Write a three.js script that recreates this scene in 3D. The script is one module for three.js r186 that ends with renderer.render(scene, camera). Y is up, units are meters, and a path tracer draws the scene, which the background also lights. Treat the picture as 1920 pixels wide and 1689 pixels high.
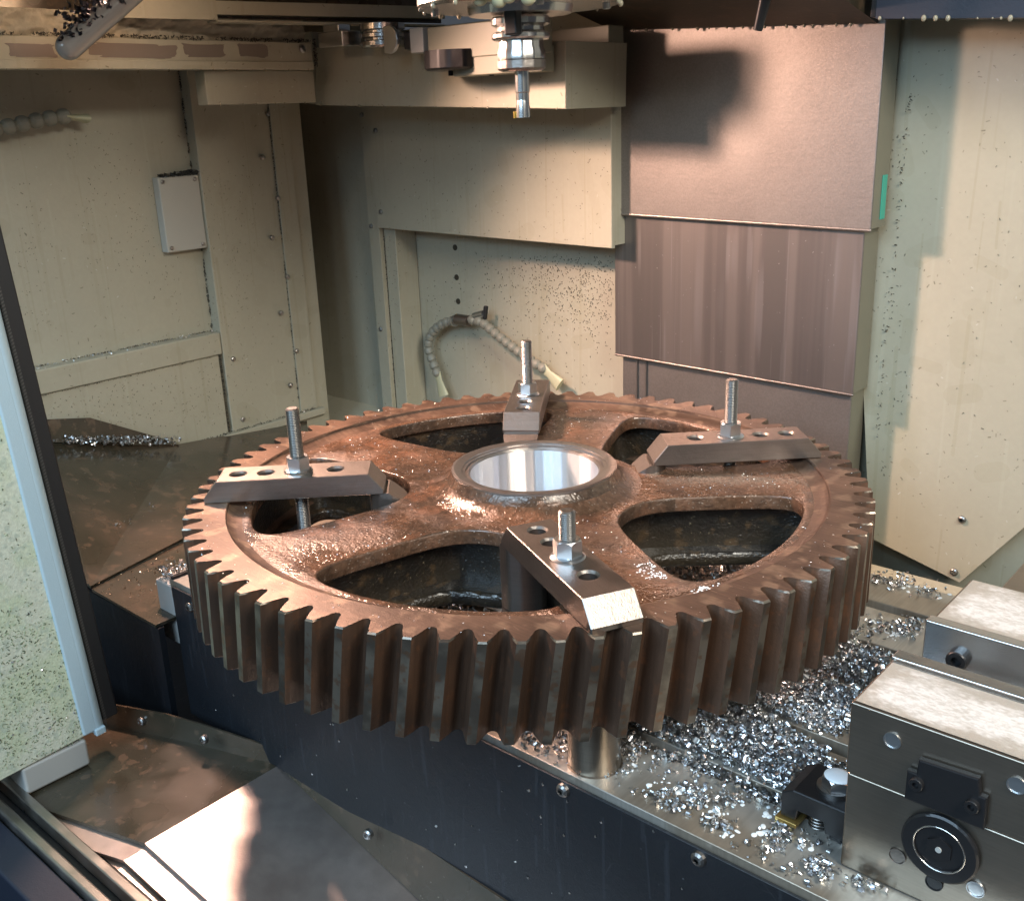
import * as THREE from 'three';
import { RoundedBoxGeometry } from 'three/addons/geometries/RoundedBoxGeometry.js';
import { mergeGeometries, toCreasedNormals } from 'three/addons/utils/BufferGeometryUtils.js';
import { RectAreaLightUniformsLib } from 'three/addons/lights/RectAreaLightUniformsLib.js';
import { Brush, Evaluator, SUBTRACTION, INTERSECTION } from 'three-bvh-csg';

// ------------------------------------------------------------------ camera, light, exposure
const V = (x, y, z) => new THREE.Vector3(x, y, z);
const scene = new THREE.Scene();
const EYE = V(0.75398, 0.57328, 0.8617), FWD = V(-0.634052, -0.316953, -0.70535), RGT = V(0.751122, -0.035595, -0.659203), UPV = V(-0.183829, 0.947773, -0.260639);
const FPX = 1919.8, PW = 1920, PH = 1689;
const camera = new THREE.PerspectiveCamera(2 * Math.atan(PH / 2 / FPX) * 180 / Math.PI, PW / PH, 0.05, 30);
camera.position.copy(EYE); camera.up.copy(UPV); camera.lookAt(EYE.clone().add(FWD));
scene.add(camera);
const renderer = new THREE.WebGLRenderer({ antialias: true });
renderer.toneMapping = THREE.LinearToneMapping;
renderer.toneMappingExposure = 1.2;
renderer.shadowMap.enabled = true;
RectAreaLightUniformsLib.init();
scene.background = new THREE.Color().setRGB(0.05, 0.056, 0.066);   // dim workshop air seen past the open doors
function areaLight(name, rgb, power, w, h, at, to) {
  const l = new THREE.RectAreaLight(new THREE.Color().setRGB(...rgb), power, w, h);
  l.name = name; l.position.copy(at); l.lookAt(to); scene.add(l); return l;
}
areaLight('side_window_light', [1, 0.95, 0.84], 31, 0.7, 0.7, V(1.75, 1.55, 0.55), V(0.1, 0.1, 0.1));
areaLight('front_window_light', [0.56, 0.79, 1], 10, 2.2, 1.3, V(0.3, 1.7, 2.6), V(0, 0, 0.1));
const LAMP = V(-0.64, 0.765, 0.05);
const warm = new THREE.SpotLight(new THREE.Color().setRGB(1, 0.63, 0.48), 9.5, 0, 1.02, 0.6);
warm.position.copy(LAMP); warm.target.position.set(0.1, -0.1, -0.15); scene.add(warm.target); warm.castShadow = true; warm.shadow.radius = 2.6; warm.name = 'work_lamp_light'; scene.add(warm);

// photo pixel -> point on a plane of the place
const rayOf = (x, y) => FWD.clone().addScaledVector(RGT, (x - PW / 2) / FPX).addScaledVector(UPV, -(y - PH / 2) / FPX);
const onX = (x, y, X) => { const d = rayOf(x, y); return EYE.clone().addScaledVector(d, (X - EYE.x) / d.x); };
const onY = (x, y, Y) => { const d = rayOf(x, y); return EYE.clone().addScaledVector(d, (Y - EYE.y) / d.y); };
const onZ = (x, y, Z) => { const d = rayOf(x, y); return EYE.clone().addScaledVector(d, (Z - EYE.z) / d.z); };

// ------------------------------------------------------------------ random, noise, textures
let seed = 12345;
const rnd = () => { seed |= 0; seed = seed + 0x6D2B79F5 | 0; let t = Math.imul(seed ^ seed >>> 15, 1 | seed); t = t + Math.imul(t ^ t >>> 7, 61 | t) ^ t; return ((t ^ t >>> 14) >>> 0) / 4294967296; };
const rr = (a, b) => a + (b - a) * rnd();
const lat = new Float32Array(65536); for (let i = 0; i < 65536; i++) lat[i] = rnd();
function vn(u, v, f, s = 0, fv = f) {                     // tileable value noise, f cells per tile
  const x = u * f, y = v * fv, xi = Math.floor(x), yi = Math.floor(y); let a = x - xi, b = y - yi;
  a = a * a * (3 - 2 * a); b = b * b * (3 - 2 * b);
  const w = (i, j) => lat[((((i % f) + f) % f) * 131 + (((j % fv) + fv) % fv) * 7919 + s * 4099) & 65535];
  return (w(xi, yi) * (1 - a) + w(xi + 1, yi) * a) * (1 - b) + (w(xi, yi + 1) * (1 - a) + w(xi + 1, yi + 1) * a) * b;
}
function fbm(u, v, f, o, s = 0) { let r = 0, a = 0.5, t = 0; for (let i = 0; i < o; i++) { r += a * vn(u, v, f, s + i * 3); t += a; a *= 0.5; f *= 2; } return r / t; }
const sm = (a, b, x) => { x = Math.min(1, Math.max(0, (x - a) / (b - a))); return x * x * (3 - 2 * x); };
const mix = (a, b, t) => a + (b - a) * t;
const mix3 = (a, b, t) => [mix(a[0], b[0], t), mix(a[1], b[1], t), mix(a[2], b[2], t)];
class Img {
  constructor(n, fn) { this.n = n; this.d = new Float32Array(n * n * 3); for (let j = 0; j < n; j++) for (let i = 0; i < n; i++) { const c = fn((i + 0.5) / n, (j + 0.5) / n), k = (j * n + i) * 3; if (typeof c === 'number') this.d[k] = this.d[k + 1] = this.d[k + 2] = c; else { this.d[k] = c[0]; this.d[k + 1] = c[1]; this.d[k + 2] = c[2]; } } }
  stroke(x, y, len, ang, w, c, al = 1) {
    const n = this.n, dx = Math.cos(ang), dy = Math.sin(ang), R = Math.ceil(len / 2 + w + 1);
    for (let j = -R; j <= R; j++) for (let i = -R; i <= R; i++) {
      const t = Math.max(-len / 2, Math.min(len / 2, i * dx + j * dy)), q = Math.hypot(i - t * dx, j - t * dy);
      if (q > w) continue; const a = al * Math.min(1, w - q + 0.2), k = ((((Math.floor(y) + j) % n + n) % n) * n + (((Math.floor(x) + i) % n + n) % n)) * 3;
      for (let m = 0; m < 3; m++) this.d[k + m] = mix(this.d[k + m], c[m], Math.min(1, a));
    }
  }
  tex(tile, color) {
    const n = this.n, b = new Uint8Array(n * n * 4), e = (x) => x <= 0.0031308 ? 12.92 * x : 1.055 * Math.pow(x, 1 / 2.4) - 0.055;
    for (let i = 0; i < n * n; i++) { for (let m = 0; m < 3; m++) { const x = Math.min(1, Math.max(0, this.d[i * 3 + m])); b[i * 4 + m] = Math.round(255 * (color ? e(x) : x)); } b[i * 4 + 3] = 255; }
    const t = new THREE.DataTexture(b, n, n); t.wrapS = t.wrapT = THREE.RepeatWrapping; t.magFilter = THREE.LinearFilter; t.minFilter = THREE.LinearMipmapLinearFilter; t.generateMipmaps = true;
    if (color) t.colorSpace = THREE.SRGBColorSpace; const [tx, ty] = Array.isArray(tile) ? tile : [tile, tile]; t.repeat.set(1 / tx, 1 / ty); t.needsUpdate = true; return t;
  }
}
function retile(t, tile) { const c = t.clone(); c.repeat.set(1 / tile, 1 / tile); c.needsUpdate = true; return c; }
function mat(o) {
  const m = new THREE.MeshPhysicalMaterial({ roughness: o.rough ?? 0.6, metalness: o.metal ?? 0 });
  m.color = new THREE.Color().setRGB(...(o.map ? (o.tint ?? [1, 1, 1]) : (o.color ?? [0.5, 0.5, 0.5])));
  if (o.map) m.map = o.map; if (o.roughMap) { m.roughnessMap = o.roughMap; m.roughness = o.rough ?? 1; }
  if (o.bump) { m.bumpMap = o.bump; m.bumpScale = o.bs ?? 0.0005; }
  if (o.metalMap) m.metalnessMap = o.metalMap;
  if (o.coat) { m.clearcoat = o.coat; m.clearcoatRoughness = o.coatRough ?? 0.2; }
  if (o.aniso) { m.anisotropy = o.aniso; m.anisotropyRotation = o.anisoRot ?? 0; }
  if (o.side) m.side = o.side;
  return m;
}
// colour textures
const rustImg = new Img(1024, (u, v) => {
  const a = fbm(u, v, 5, 5, 1), b = fbm(u, v, 14, 4, 21), c = fbm(u, v, 60, 3, 41);
  let k = mix3([0.068, 0.041, 0.027], [0.112, 0.06, 0.036], sm(0.36, 0.62, a));
  k = mix3(k, [0.17, 0.08, 0.045], sm(0.56, 0.72, b) * 0.6);
  k = mix3(k, [0.05, 0.03, 0.022], sm(0.6, 0.75, 1 - b) * 0.5);
  const g = 0.62 + 0.8 * fbm(u, v, 110, 2, 47) * (0.6 + 0.8 * c); return [k[0] * g, k[1] * g, k[2] * g];
});
for (let i = 0; i < 2600; i++) rustImg.stroke(rnd() * 1024, rnd() * 1024, rr(0, 3), rnd() * 3, rr(0.7, 1.7), [0.42, 0.33, 0.26], rr(0.3, 0.9));
const darkIronImg = new Img(1024, (u, v) => { const a = fbm(u, v, 6, 5, 331), b = fbm(u, v, 26, 4, 335); return mix3(mix3([0.012, 0.01, 0.008], [0.03, 0.022, 0.014], sm(0.35, 0.7, a)), [0.075, 0.045, 0.022], sm(0.57, 0.75, b) * 0.7); });  // near-black brown mottle for the inner spoke walls and lower web
for (let i = 0; i < 900; i++) darkIronImg.stroke(rnd() * 1024, rnd() * 1024, rr(0, 4), rnd() * 3, rr(0.6, 1.6), [0.2, 0.16, 0.1], rr(0.3, 0.8));
const rustBump = new Img(1024, (u, v) => 0.5 * fbm(u, v, 50, 3, 5) + 0.4 * fbm(u, v, 150, 2, 9) + 0.12 * fbm(u, v, 9, 3, 15));
const rustRough = new Img(512, (u, v) => 0.14 + 0.34 * sm(0.35, 0.7, fbm(u, v, 12, 4, 33)));
const rimImg = new Img(1024, (u, v) => {
  const a = fbm(u, v, 6, 5, 51), b = fbm(u, v, 22, 3, 61), s = vn(u, v, 20, 71, 240);
  let k = mix3([0.085, 0.052, 0.036], [0.165, 0.1, 0.068], sm(0.3, 0.7, a));
  k = mix3(k, [0.25, 0.17, 0.115], sm(0.55, 0.75, b) * 0.6); const q = 0.8 + 0.4 * s; return [k[0] * q, k[1] * q, k[2] * q];
});
for (let i = 0; i < 260; i++) rimImg.stroke(rnd() * 1024, rnd() * 1024, rr(2, 22), rr(-0.5, 0.5), rr(0.6, 1.4), [0.5, 0.38, 0.28], rr(0.2, 0.6));
const toothImg = new Img(1024, (u, v) => { const a = fbm(u, v, 5, 5, 81), b = fbm(u, v, 34, 4, 91), g = vn(u, v, 150, 95, 10); let k = mix3([0.074, 0.045, 0.031], [0.104, 0.058, 0.037], sm(0.3, 0.7, a)); k = mix3(k, [0.15, 0.068, 0.036], sm(0.6, 0.8, b) * 0.5); const q = 0.88 + 0.24 * g; return [k[0] * q, k[1] * q, k[2] * q]; });
const tipImg = new Img(512, (u, v) => { const a = fbm(u, v, 8, 5, 311), b = fbm(u, v, 30, 3, 315); return mix3(mix3([0.13, 0.11, 0.09], [0.27, 0.235, 0.19], sm(0.35, 0.68, a)), [0.2, 0.1, 0.055], sm(0.58, 0.75, b) * 0.6); });
const fineBump = new Img(512, (u, v) => 0.6 * fbm(u, v, 24, 3, 105) + 0.4 * fbm(u, v, 120, 2, 109));
const paintImg = new Img(1024, (u, v) => { const a = fbm(u, v, 4, 5, 121), b = fbm(u, v, 120, 2, 125), q = 0.93 + 0.1 * a + 0.05 * b; return mix3([0.36 * q, 0.342 * q, 0.265 * q], [0.315, 0.295, 0.21], sm(0.58, 0.75, a) * 0.5); });
for (let i = 0; i < 420; i++) paintImg.stroke(rnd() * 1024, rnd() * 1024, rr(0, 7), rnd() * 6.3, rr(0.7, 1.5), rnd() < 0.8 ? [0.09, 0.085, 0.05] : [0.5, 0.5, 0.45], rr(0.4, 0.9));
for (let i = 0; i < 90; i++) paintImg.stroke(rnd() * 1024, rnd() * 1024, rr(60, 360), Math.PI / 2 + rr(-0.03, 0.03), rr(1.5, 5), rnd() < 0.6 ? [0.27, 0.25, 0.16] : [0.4, 0.39, 0.31], rr(0.08, 0.3));
for (let i = 0; i < 60; i++) paintImg.stroke(rnd() * 1024, rnd() * 1024, rr(0, 60), rnd() * 3, rr(8, 26), [0.26, 0.24, 0.155], rr(0.05, 0.2));
const doorImg = new Img(1024, (u, v) => { const a = fbm(u, v, 7, 5, 131), b = fbm(u, v, 50, 3, 135), c = fbm(u, v, 150, 2, 138); let k = mix3([0.56, 0.6, 0.5], [0.5, 0.57, 0.42], sm(0.45, 0.7, a)); k = mix3(k, [0.36, 0.44, 0.38], sm(0.56, 0.72, b) * 0.5); const q = 0.85 + 0.3 * c; return [k[0] * q, k[1] * q, k[2] * q]; });
const steelImg = new Img(1024, (u, v) => { const a = fbm(u, v, 8, 4, 141), s = vn(u, v, 12, 145, 300), q = 0.8 + 0.25 * a + 0.1 * s; return [0.46 * q, 0.44 * q, 0.41 * q]; });
for (let i = 0; i < 300; i++) steelImg.stroke(rnd() * 1024, rnd() * 1024, rr(4, 40), rr(-0.15, 0.15), rr(0.5, 1), rnd() < 0.5 ? [0.25, 0.22, 0.2] : [0.6, 0.58, 0.55], rr(0.2, 0.6));
const steelRough = new Img(512, (u, v) => 0.22 + 0.3 * fbm(u, v, 10, 4, 151));
const tableImg = new Img(1024, (u, v) => { const a = fbm(u, v, 6, 5, 161), b = fbm(u, v, 30, 3, 165), s = vn(u, v, 300, 167, 16); let k = mix3([0.47, 0.45, 0.41], [0.36, 0.31, 0.25], sm(0.42, 0.66, a)); const q = 0.85 + 0.18 * s + 0.1 * b; return [k[0] * q, k[1] * q, k[2] * q]; });
const streakImg = new Img(1024, (u, v) => {                    // dried coolant runs on the way cover, u across, v up
  const s = fbm(u, v * 0.02, 22, 4, 171), t = vn(u, v, 46, 175, 2), w = vn(u, v, 110, 179, 3);
  let k = mix3([0.225, 0.198, 0.186], [0.3, 0.262, 0.244], sm(0.35, 0.65, s)); k = mix3(k, [0.42, 0.39, 0.385], sm(0.75, 0.97, t) * 0.4 + sm(0.8, 1, w) * 0.4);
  return k;
});
for (let i = 0; i < 160; i++) streakImg.stroke(rnd() * 1024, rnd() * 1024, rr(0, 4), rnd() * 3, rr(0.6, 1.5), [0.6, 0.57, 0.56], rr(0.3, 0.9));
const coverImg = new Img(512, (u, v) => { const a = fbm(u, v, 4, 4, 181), b = fbm(u, v, 130, 2, 183), q = 0.82 + 0.2 * a + 0.22 * b; return [0.3 * q, 0.27 * q, 0.25 * q]; });
const oilImg = new Img(1024, (u, v) => { const a = fbm(u, v, 4, 5, 191), b = fbm(u, v, 30, 4, 195); let k = mix3([0.038, 0.033, 0.022], [0.075, 0.055, 0.038], sm(0.35, 0.7, a)); return mix3(k, [0.11, 0.075, 0.05], sm(0.6, 0.75, b) * 0.6); });
for (let i = 0; i < 200; i++) oilImg.stroke(rnd() * 1024, rnd() * 1024, rr(0, 3), rnd() * 3, rr(0.6, 1.6), [0.3, 0.25, 0.2], rr(0.3, 0.9));
const oilRough = new Img(512, (u, v) => 0.2 + 0.3 * sm(0.35, 0.7, fbm(u, v, 5, 5, 201)));
const blackImg = new Img(512, (u, v) => { const a = fbm(u, v, 4, 4, 211), q = 0.75 + 0.5 * a; return [0.012 * q, 0.014 * q, 0.018 * q]; });
for (let i = 0; i < 45; i++) blackImg.stroke(rnd() * 512, rnd() * 512, rr(0, 2), rnd() * 3, rr(0.5, 1), [0.25, 0.26, 0.28], rr(0.3, 0.9));
for (let i = 0; i < 40; i++) blackImg.stroke(rnd() * 512, rnd() * 512, rr(20, 160), Math.PI / 2 + rr(-0.1, 0.1), rr(1, 4), [0.03, 0.034, 0.042], rr(0.15, 0.5));
for (let i = 0; i < 40; i++) blackImg.stroke(rnd() * 512, rnd() * 512, rr(4, 40), rnd() * 3, rr(0.4, 1), [0.06, 0.06, 0.065], rr(0.2, 0.6));
const trayImg = new Img(1024, (u, v) => { const a = fbm(u, v, 4, 5, 221), b = fbm(u, v, 40, 3, 225); const k = mix3([0.37, 0.32, 0.3], [0.48, 0.43, 0.41], sm(0.35, 0.7, a)), q = 0.88 + 0.24 * b; return [k[0] * q, k[1] * q, k[2] * q]; });
const filmImg = new Img(1024, (u, v) => { const e = Math.min(u * 2, v, 1 - v) * 2.2, n = fbm(u, v, 5, 6, 231), m = fbm(u, v, 40, 3, 235), sp = fbm(u, v, 160, 2, 237); const w = sm(0.12, 0.55, Math.min(0.42, e) + (n - 0.5) * 1.0 + (m - 0.5) * 0.2), k = mix3([0.34, 0.315, 0.275], [0.62, 0.62, 0.61], w * (0.6 + 0.4 * sm(0.25, 0.65, m))); const q = 0.86 + 0.24 * sp; return [k[0] * q, k[1] * q, k[2] * q]; });
for (let i = 0; i < 260; i++) filmImg.stroke(rnd() * 1024, rnd() * 1024, rr(0, 6), rnd() * 6, rr(0.8, 2), [0.25, 0.23, 0.2], rr(0.2, 0.7));
const sealImg = new Img(256, (u, v) => { const w = Math.abs(((u * 2) % 1) - 0.5) * 2, s = ((v * 18 + w * 0.9) % 1); return (u > 0.28 && u < 0.72) ? (s < 0.45 ? [0.06, 0.058, 0.055] : [0.02, 0.02, 0.02]) : [0.012, 0.012, 0.013]; });
const lumpBump = new Img(512, (u, v) => fbm(u, v, 10, 4, 241));

const T = {
  darkIron: darkIronImg.tex(0.4, true),
  rust: rustImg.tex(0.42, true), rustB: rustBump.tex(0.3), rustR: rustRough.tex(0.42), rim: rimImg.tex(0.4, true), tip: tipImg.tex(0.2, true), tooth: toothImg.tex(0.3, true), fineB: fineBump.tex(0.12),
  paint: paintImg.tex(0.7, true), door: doorImg.tex(0.35, true), steel: steelImg.tex(0.25, true), steelR: steelRough.tex(0.3), table: tableImg.tex(0.5, true), streak: streakImg.tex([0.46, 0.5], true),
  cover: coverImg.tex(0.25, true), oil: oilImg.tex(0.5, true), oilR: oilRough.tex(0.5), black: blackImg.tex(0.3, true), tray: trayImg.tex(0.5, true), film: filmImg.tex(1, true), seal: sealImg.tex([0.03, 0.07], true), lumpB: lumpBump.tex(0.1),
};
const M = {
  rust: mat({ map: T.rust, roughMap: T.rustR, bump: T.rustB, bs: 0.0014, metal: 0.15, coat: 0.3, coatRough: 0.24 }),
  darkIron: mat({ map: T.darkIron, rough: 0.34, bump: T.rustB, bs: 0.0018, coat: 0.5, coatRough: 0.2 }),
  rim: mat({ map: T.rim, rough: 0.42, bump: T.fineB, bs: 0.0002, metal: 0.45 }),
  tooth: mat({ map: T.tooth, rough: 0.4, bump: T.fineB, bs: 0.0003, metal: 0.4 }),
  tip: mat({ map: T.tip, rough: 0.36, bump: T.fineB, bs: 0.0002, metal: 0.85 }),
  hubRing: mat({ map: T.steel, tint: [0.75, 0.72, 0.73], rough: 0.3, metal: 0.9, bump: T.fineB, bs: 0.0001 }),
  bore: mat({ color: [0.85, 0.86, 0.88], rough: 0.44, metal: 1, aniso: 0.9, anisoRot: Math.PI / 2 }),
  paint: mat({ map: T.paint, rough: 0.5, bump: T.fineB, bs: 0.00012 }),
  patch: mat({ color: [0.17, 0.14, 0.115], rough: 0.6 }),
  arm: mat({ color: [0.22, 0.215, 0.16], rough: 0.45, bump: T.fineB, bs: 0.0001 }),
  plate: mat({ color: [0.4, 0.4, 0.36], rough: 0.45, bump: T.fineB, bs: 0.0001 }),
  door: mat({ map: T.door, rough: 0.5, bump: T.fineB, bs: 0.0006 }),
  doorEdge: mat({ color: [0.4, 0.53, 0.6], rough: 0.4, bump: T.fineB, bs: 0.0002 }),
  seal: mat({ map: T.seal, rough: 0.6 }),
  steel: mat({ map: T.steel, roughMap: T.steelR, metal: 1, bump: T.fineB, bs: 0.00008 }),
  darkSteel: mat({ map: T.steel, tint: [0.62, 0.58, 0.57], rough: 0.4, metal: 1, bump: T.fineB, bs: 0.0003 }),
  vise: mat({ map: T.steel, tint: [0.56, 0.5, 0.44], rough: 0.3, metal: 0.9, bump: T.fineB, bs: 0.0001 }),
  bright: mat({ color: [0.74, 0.74, 0.73], rough: 0.2, metal: 1 }),
  zinc: mat({ color: [0.66, 0.68, 0.7], rough: 0.28, metal: 1, bump: T.fineB, bs: 0.0001 }),
  stud: mat({ color: [0.36, 0.35, 0.34], rough: 0.34, metal: 1 }),
  jaw: mat({ color: [0.74, 0.74, 0.74], rough: 0.24, metal: 1, bump: T.fineB, bs: 0.0001 }),
  table: mat({ map: T.table, rough: 0.36, metal: 0.65, bump: T.fineB, bs: 0.00012 }),
  black: mat({ map: T.black, rough: 0.42, bump: T.fineB, bs: 0.0003 }),
  blackSteel: mat({ color: [0.02, 0.02, 0.022], rough: 0.35, metal: 0.4, bump: T.fineB, bs: 0.0001 }),
  rubber: mat({ color: [0.012, 0.012, 0.013], rough: 0.6 }),
  cover: mat({ map: T.cover, rough: 0.42, metal: 0.85, bump: T.fineB, bs: 0.00015 }),
  streak: mat({ map: T.streak, rough: 0.38, metal: 0.85, bump: T.fineB, bs: 0.0001 }),
  coverEdge: mat({ color: [0.3, 0.28, 0.22], rough: 0.4, metal: 0.6 }),
  oil: mat({ map: T.oil, roughMap: T.oilR, bump: T.fineB, bs: 0.0002, coat: 0.5, coatRough: 0.12 }),
  tray: mat({ map: T.tray, rough: 0.4, metal: 0.85, bump: T.fineB, bs: 0.0002 }),
  navy: mat({ color: [0.015, 0.02, 0.035], rough: 0.45, bump: T.fineB, bs: 0.0002 }),
  film: mat({ map: T.film, rough: 0.4, bump: T.fineB, bs: 0.0004 }),
  brass: mat({ color: [0.55, 0.38, 0.13], rough: 0.4, metal: 0.9 }),
  grey: mat({ color: [0.36, 0.37, 0.36], rough: 0.5 }),
  hose: mat({ color: [0.2, 0.2, 0.165], rough: 0.45 }),
  hoseTip: mat({ color: [0.42, 0.42, 0.28], rough: 0.45 }),
  foam: mat({ color: [0.42, 0.38, 0.29], rough: 0.7, bump: T.lumpB, bs: 0.003 }),
  drop: mat({ color: [0.3, 0.28, 0.21], rough: 0.12 }),
  white: mat({ color: [0.8, 0.84, 0.86], rough: 0.3 }),
  chip: mat({ color: [0.86, 0.87, 0.88], rough: 0.3, metal: 1, side: THREE.DoubleSide }),
  darkChip: mat({ color: [0.05, 0.045, 0.035], rough: 0.4, metal: 0.3, side: THREE.DoubleSide }),
  green: mat({ color: [0.05, 0.35, 0.26], rough: 0.5 }),
  insert: mat({ color: [0.75, 0.5, 0.12], rough: 0.3, metal: 0.9 }),
  holder: mat({ color: [0.5, 0.48, 0.46], rough: 0.26, metal: 1 }),
  headDark: mat({ map: T.oil, tint: [0.7, 0.65, 0.6], rough: 0.4, bump: T.fineB, bs: 0.0002 }),
};

// ------------------------------------------------------------------ building helpers
const taken = {};
function numbered(n) { const k = taken[n] = (taken[n] ?? -1) + 1; return k ? `${n}_${String(k).padStart(3, '0')}` : n; }
function boxUV(g) {
  g = g.index ? g.toNonIndexed() : g; const p = g.attributes.position, uv = new Float32Array(p.count * 2), a = V(0, 0, 0), b = V(0, 0, 0), c = V(0, 0, 0);
  for (let i = 0; i < p.count; i += 3) {
    a.fromBufferAttribute(p, i); b.fromBufferAttribute(p, i + 1); c.fromBufferAttribute(p, i + 2);
    const n = b.clone().sub(a).cross(c.clone().sub(a)), x = Math.abs(n.x), y = Math.abs(n.y), z = Math.abs(n.z);
    [a, b, c].forEach((q, k) => { const o = (i + k) * 2; if (y >= x && y >= z) { uv[o] = q.x; uv[o + 1] = q.z; } else if (x >= z) { uv[o] = q.z; uv[o + 1] = q.y; } else { uv[o] = q.x; uv[o + 1] = q.y; } });
  }
  g.setAttribute('uv', new THREE.BufferAttribute(uv, 2)); return g;
}
const clean = (g) => { g = g.index ? g.toNonIndexed() : g.clone(); for (const k of Object.keys(g.attributes)) if (!['position', 'normal', 'uv'].includes(k)) g.deleteAttribute(k); g.groups = []; return g; };
const merge = (list) => mergeGeometries(list.map((g) => clean(boxUV(g))));
function mesh(name, g, m, parent, uv = true) {
  const o = new THREE.Mesh(uv ? boxUV(g) : g, m); o.name = name; o.castShadow = o.receiveShadow = true; parent.add(o); return o;
}
function thing(name, label, category, base = V(0, 0, 0), group) {
  const o = new THREE.Group(); o.name = numbered(name); o.position.copy(base); o.userData = { label, category }; if (group) o.userData.group = group; scene.add(o); return o;
}
function structure(name, label, base = V(0, 0, 0)) { const o = new THREE.Group(); o.name = numbered(name); o.position.copy(base); o.userData = { kind: 'structure', label, category: 'setting' }; delete o.userData.category; scene.add(o); return o; }
const rootOf = (o) => { let p = V(0, 0, 0); for (let q = o; q && q !== scene; q = q.parent) p.add(q.position); return p; };
function part(parent, name, g, m, label) {                // g in world coordinates; parents here are only shifted, not turned
  g = boxUV(Array.isArray(g) ? merge(g) : g); const p = rootOf(parent); g.translate(-p.x, -p.y, -p.z);
  const o = new THREE.Mesh(g, m); o.name = name; o.castShadow = o.receiveShadow = true; if (label) o.userData.label = label; parent.add(o); return o;
}
function partAt(parent, name, g, m, at, dir, roll = 0) {  // g local, its +y axis turned to dir
  const o = new THREE.Mesh(g, m); o.name = name; o.castShadow = o.receiveShadow = true; o.position.copy(at).sub(rootOf(parent));
  if (dir) o.quaternion.setFromUnitVectors(V(0, 1, 0), dir.clone().normalize()); if (roll) o.rotateY(roll); parent.add(o); return o;
}
function solo(name, label, category, g, m, base = V(0, 0, 0), group) {
  g = boxUV(Array.isArray(g) ? merge(g) : g); g.translate(-base.x, -base.y, -base.z);
  const o = new THREE.Mesh(g, m); o.name = numbered(name); o.position.copy(base); o.castShadow = o.receiveShadow = true; o.userData = { label, category }; if (group) o.userData.group = group; scene.add(o); return o;
}
const box = (x0, x1, y0, y1, z0, z1, r = 0.0015) => { const w = x1 - x0, h = y1 - y0, d = z1 - z0, q = Math.min(r, w / 3, h / 3, d / 3); const g = q > 0 ? new RoundedBoxGeometry(w, h, d, 1, q) : new THREE.BoxGeometry(w, h, d); return g.translate((x0 + x1) / 2, (y0 + y1) / 2, (z0 + z1) / 2); };
const cyl = (r0, r1, y0, y1, x = 0, z = 0, n = 32) => new THREE.CylinderGeometry(r1, r0, y1 - y0, n).translate(x, (y0 + y1) / 2, z);
const lathe = (pts, n = 48, start = 0, crease = 0.5) => { const g = new THREE.LatheGeometry(pts.map((p) => new THREE.Vector2(p[0], p[1])), n, start); return crease ? toCreasedNormals(g.toNonIndexed(), crease) : g; };
function sheet(pts, th) {                                 // flat-ish polygon given by points, thickened along its normal (downwards/backwards)
  const o = pts[0], n = V(0, 0, 0); for (let i = 1; i < pts.length - 1; i++) n.add(pts[i].clone().sub(o).cross(pts[i + 1].clone().sub(o))); n.normalize();
  const u = pts[1].clone().sub(o).normalize(), w = n.clone().cross(u), fl = pts.map((p) => new THREE.Vector2(p.clone().sub(o).dot(u), p.clone().sub(o).dot(w)));
  const tri = THREE.ShapeUtils.triangulateShape(fl, []), P = []; const low = pts.map((p) => p.clone().addScaledVector(n, -th)), N = pts.length;
  const push = (...q) => q.forEach((v) => P.push(v.x, v.y, v.z));
  for (const [a, b, c] of tri) { push(pts[a], pts[b], pts[c]); push(low[a], low[c], low[b]); }
  for (let i = 0; i < N; i++) { const j = (i + 1) % N; push(pts[i], low[i], pts[j]); push(pts[j], low[i], low[j]); }
  const g = new THREE.BufferGeometry(); g.setAttribute('position', new THREE.Float32BufferAttribute(P, 3)); g.computeVertexNormals(); return g;
}
const outward = (g) => { const p = g.attributes.position; let v = 0; const a = V(0, 0, 0), b = V(0, 0, 0), c = V(0, 0, 0); for (let i = 0; i < p.count; i += 3) { a.fromBufferAttribute(p, i); b.fromBufferAttribute(p, i + 1); c.fromBufferAttribute(p, i + 2); v += a.dot(b.cross(c)); } if (v < 0) { const q = p.array; for (let i = 0; i < q.length; i += 9) for (let k = 0; k < 3; k++) { const t = q[i + 3 + k]; q[i + 3 + k] = q[i + 6 + k]; q[i + 6 + k] = t; } g.computeVertexNormals(); } return g; };
const ev = new Evaluator(); ev.useGroups = false; ev.attributes = ['position', 'normal'];
function csg(a, b, op) { const A = new Brush(outward(clean(a))), B = new Brush(outward(clean(b))); for (const q of [A, B]) { q.geometry.deleteAttribute('uv'); q.updateMatrixWorld(); } const r = ev.evaluate(A, B, op).geometry; return toCreasedNormals(clean(r), 0.5); }
const screwHead = boxUV(merge([lathe([[0.0001, 0.0034], [0.0016, 0.0034], [0.0018, 0.0042], [0.0032, 0.0036], [0.0046, 0.0022], [0.005, 0.0004], [0.005, -0.002]], 14), cyl(0.0017, 0.0017, 0.001, 0.0034, 0, 0, 6)]));
const screwAt = (parent, at, dir, m = M.stud, s = 1) => { const o = partAt(parent, 'screw', screwHead, m, at, dir, rnd() * 3); o.scale.setScalar(s); return o; };

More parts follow.
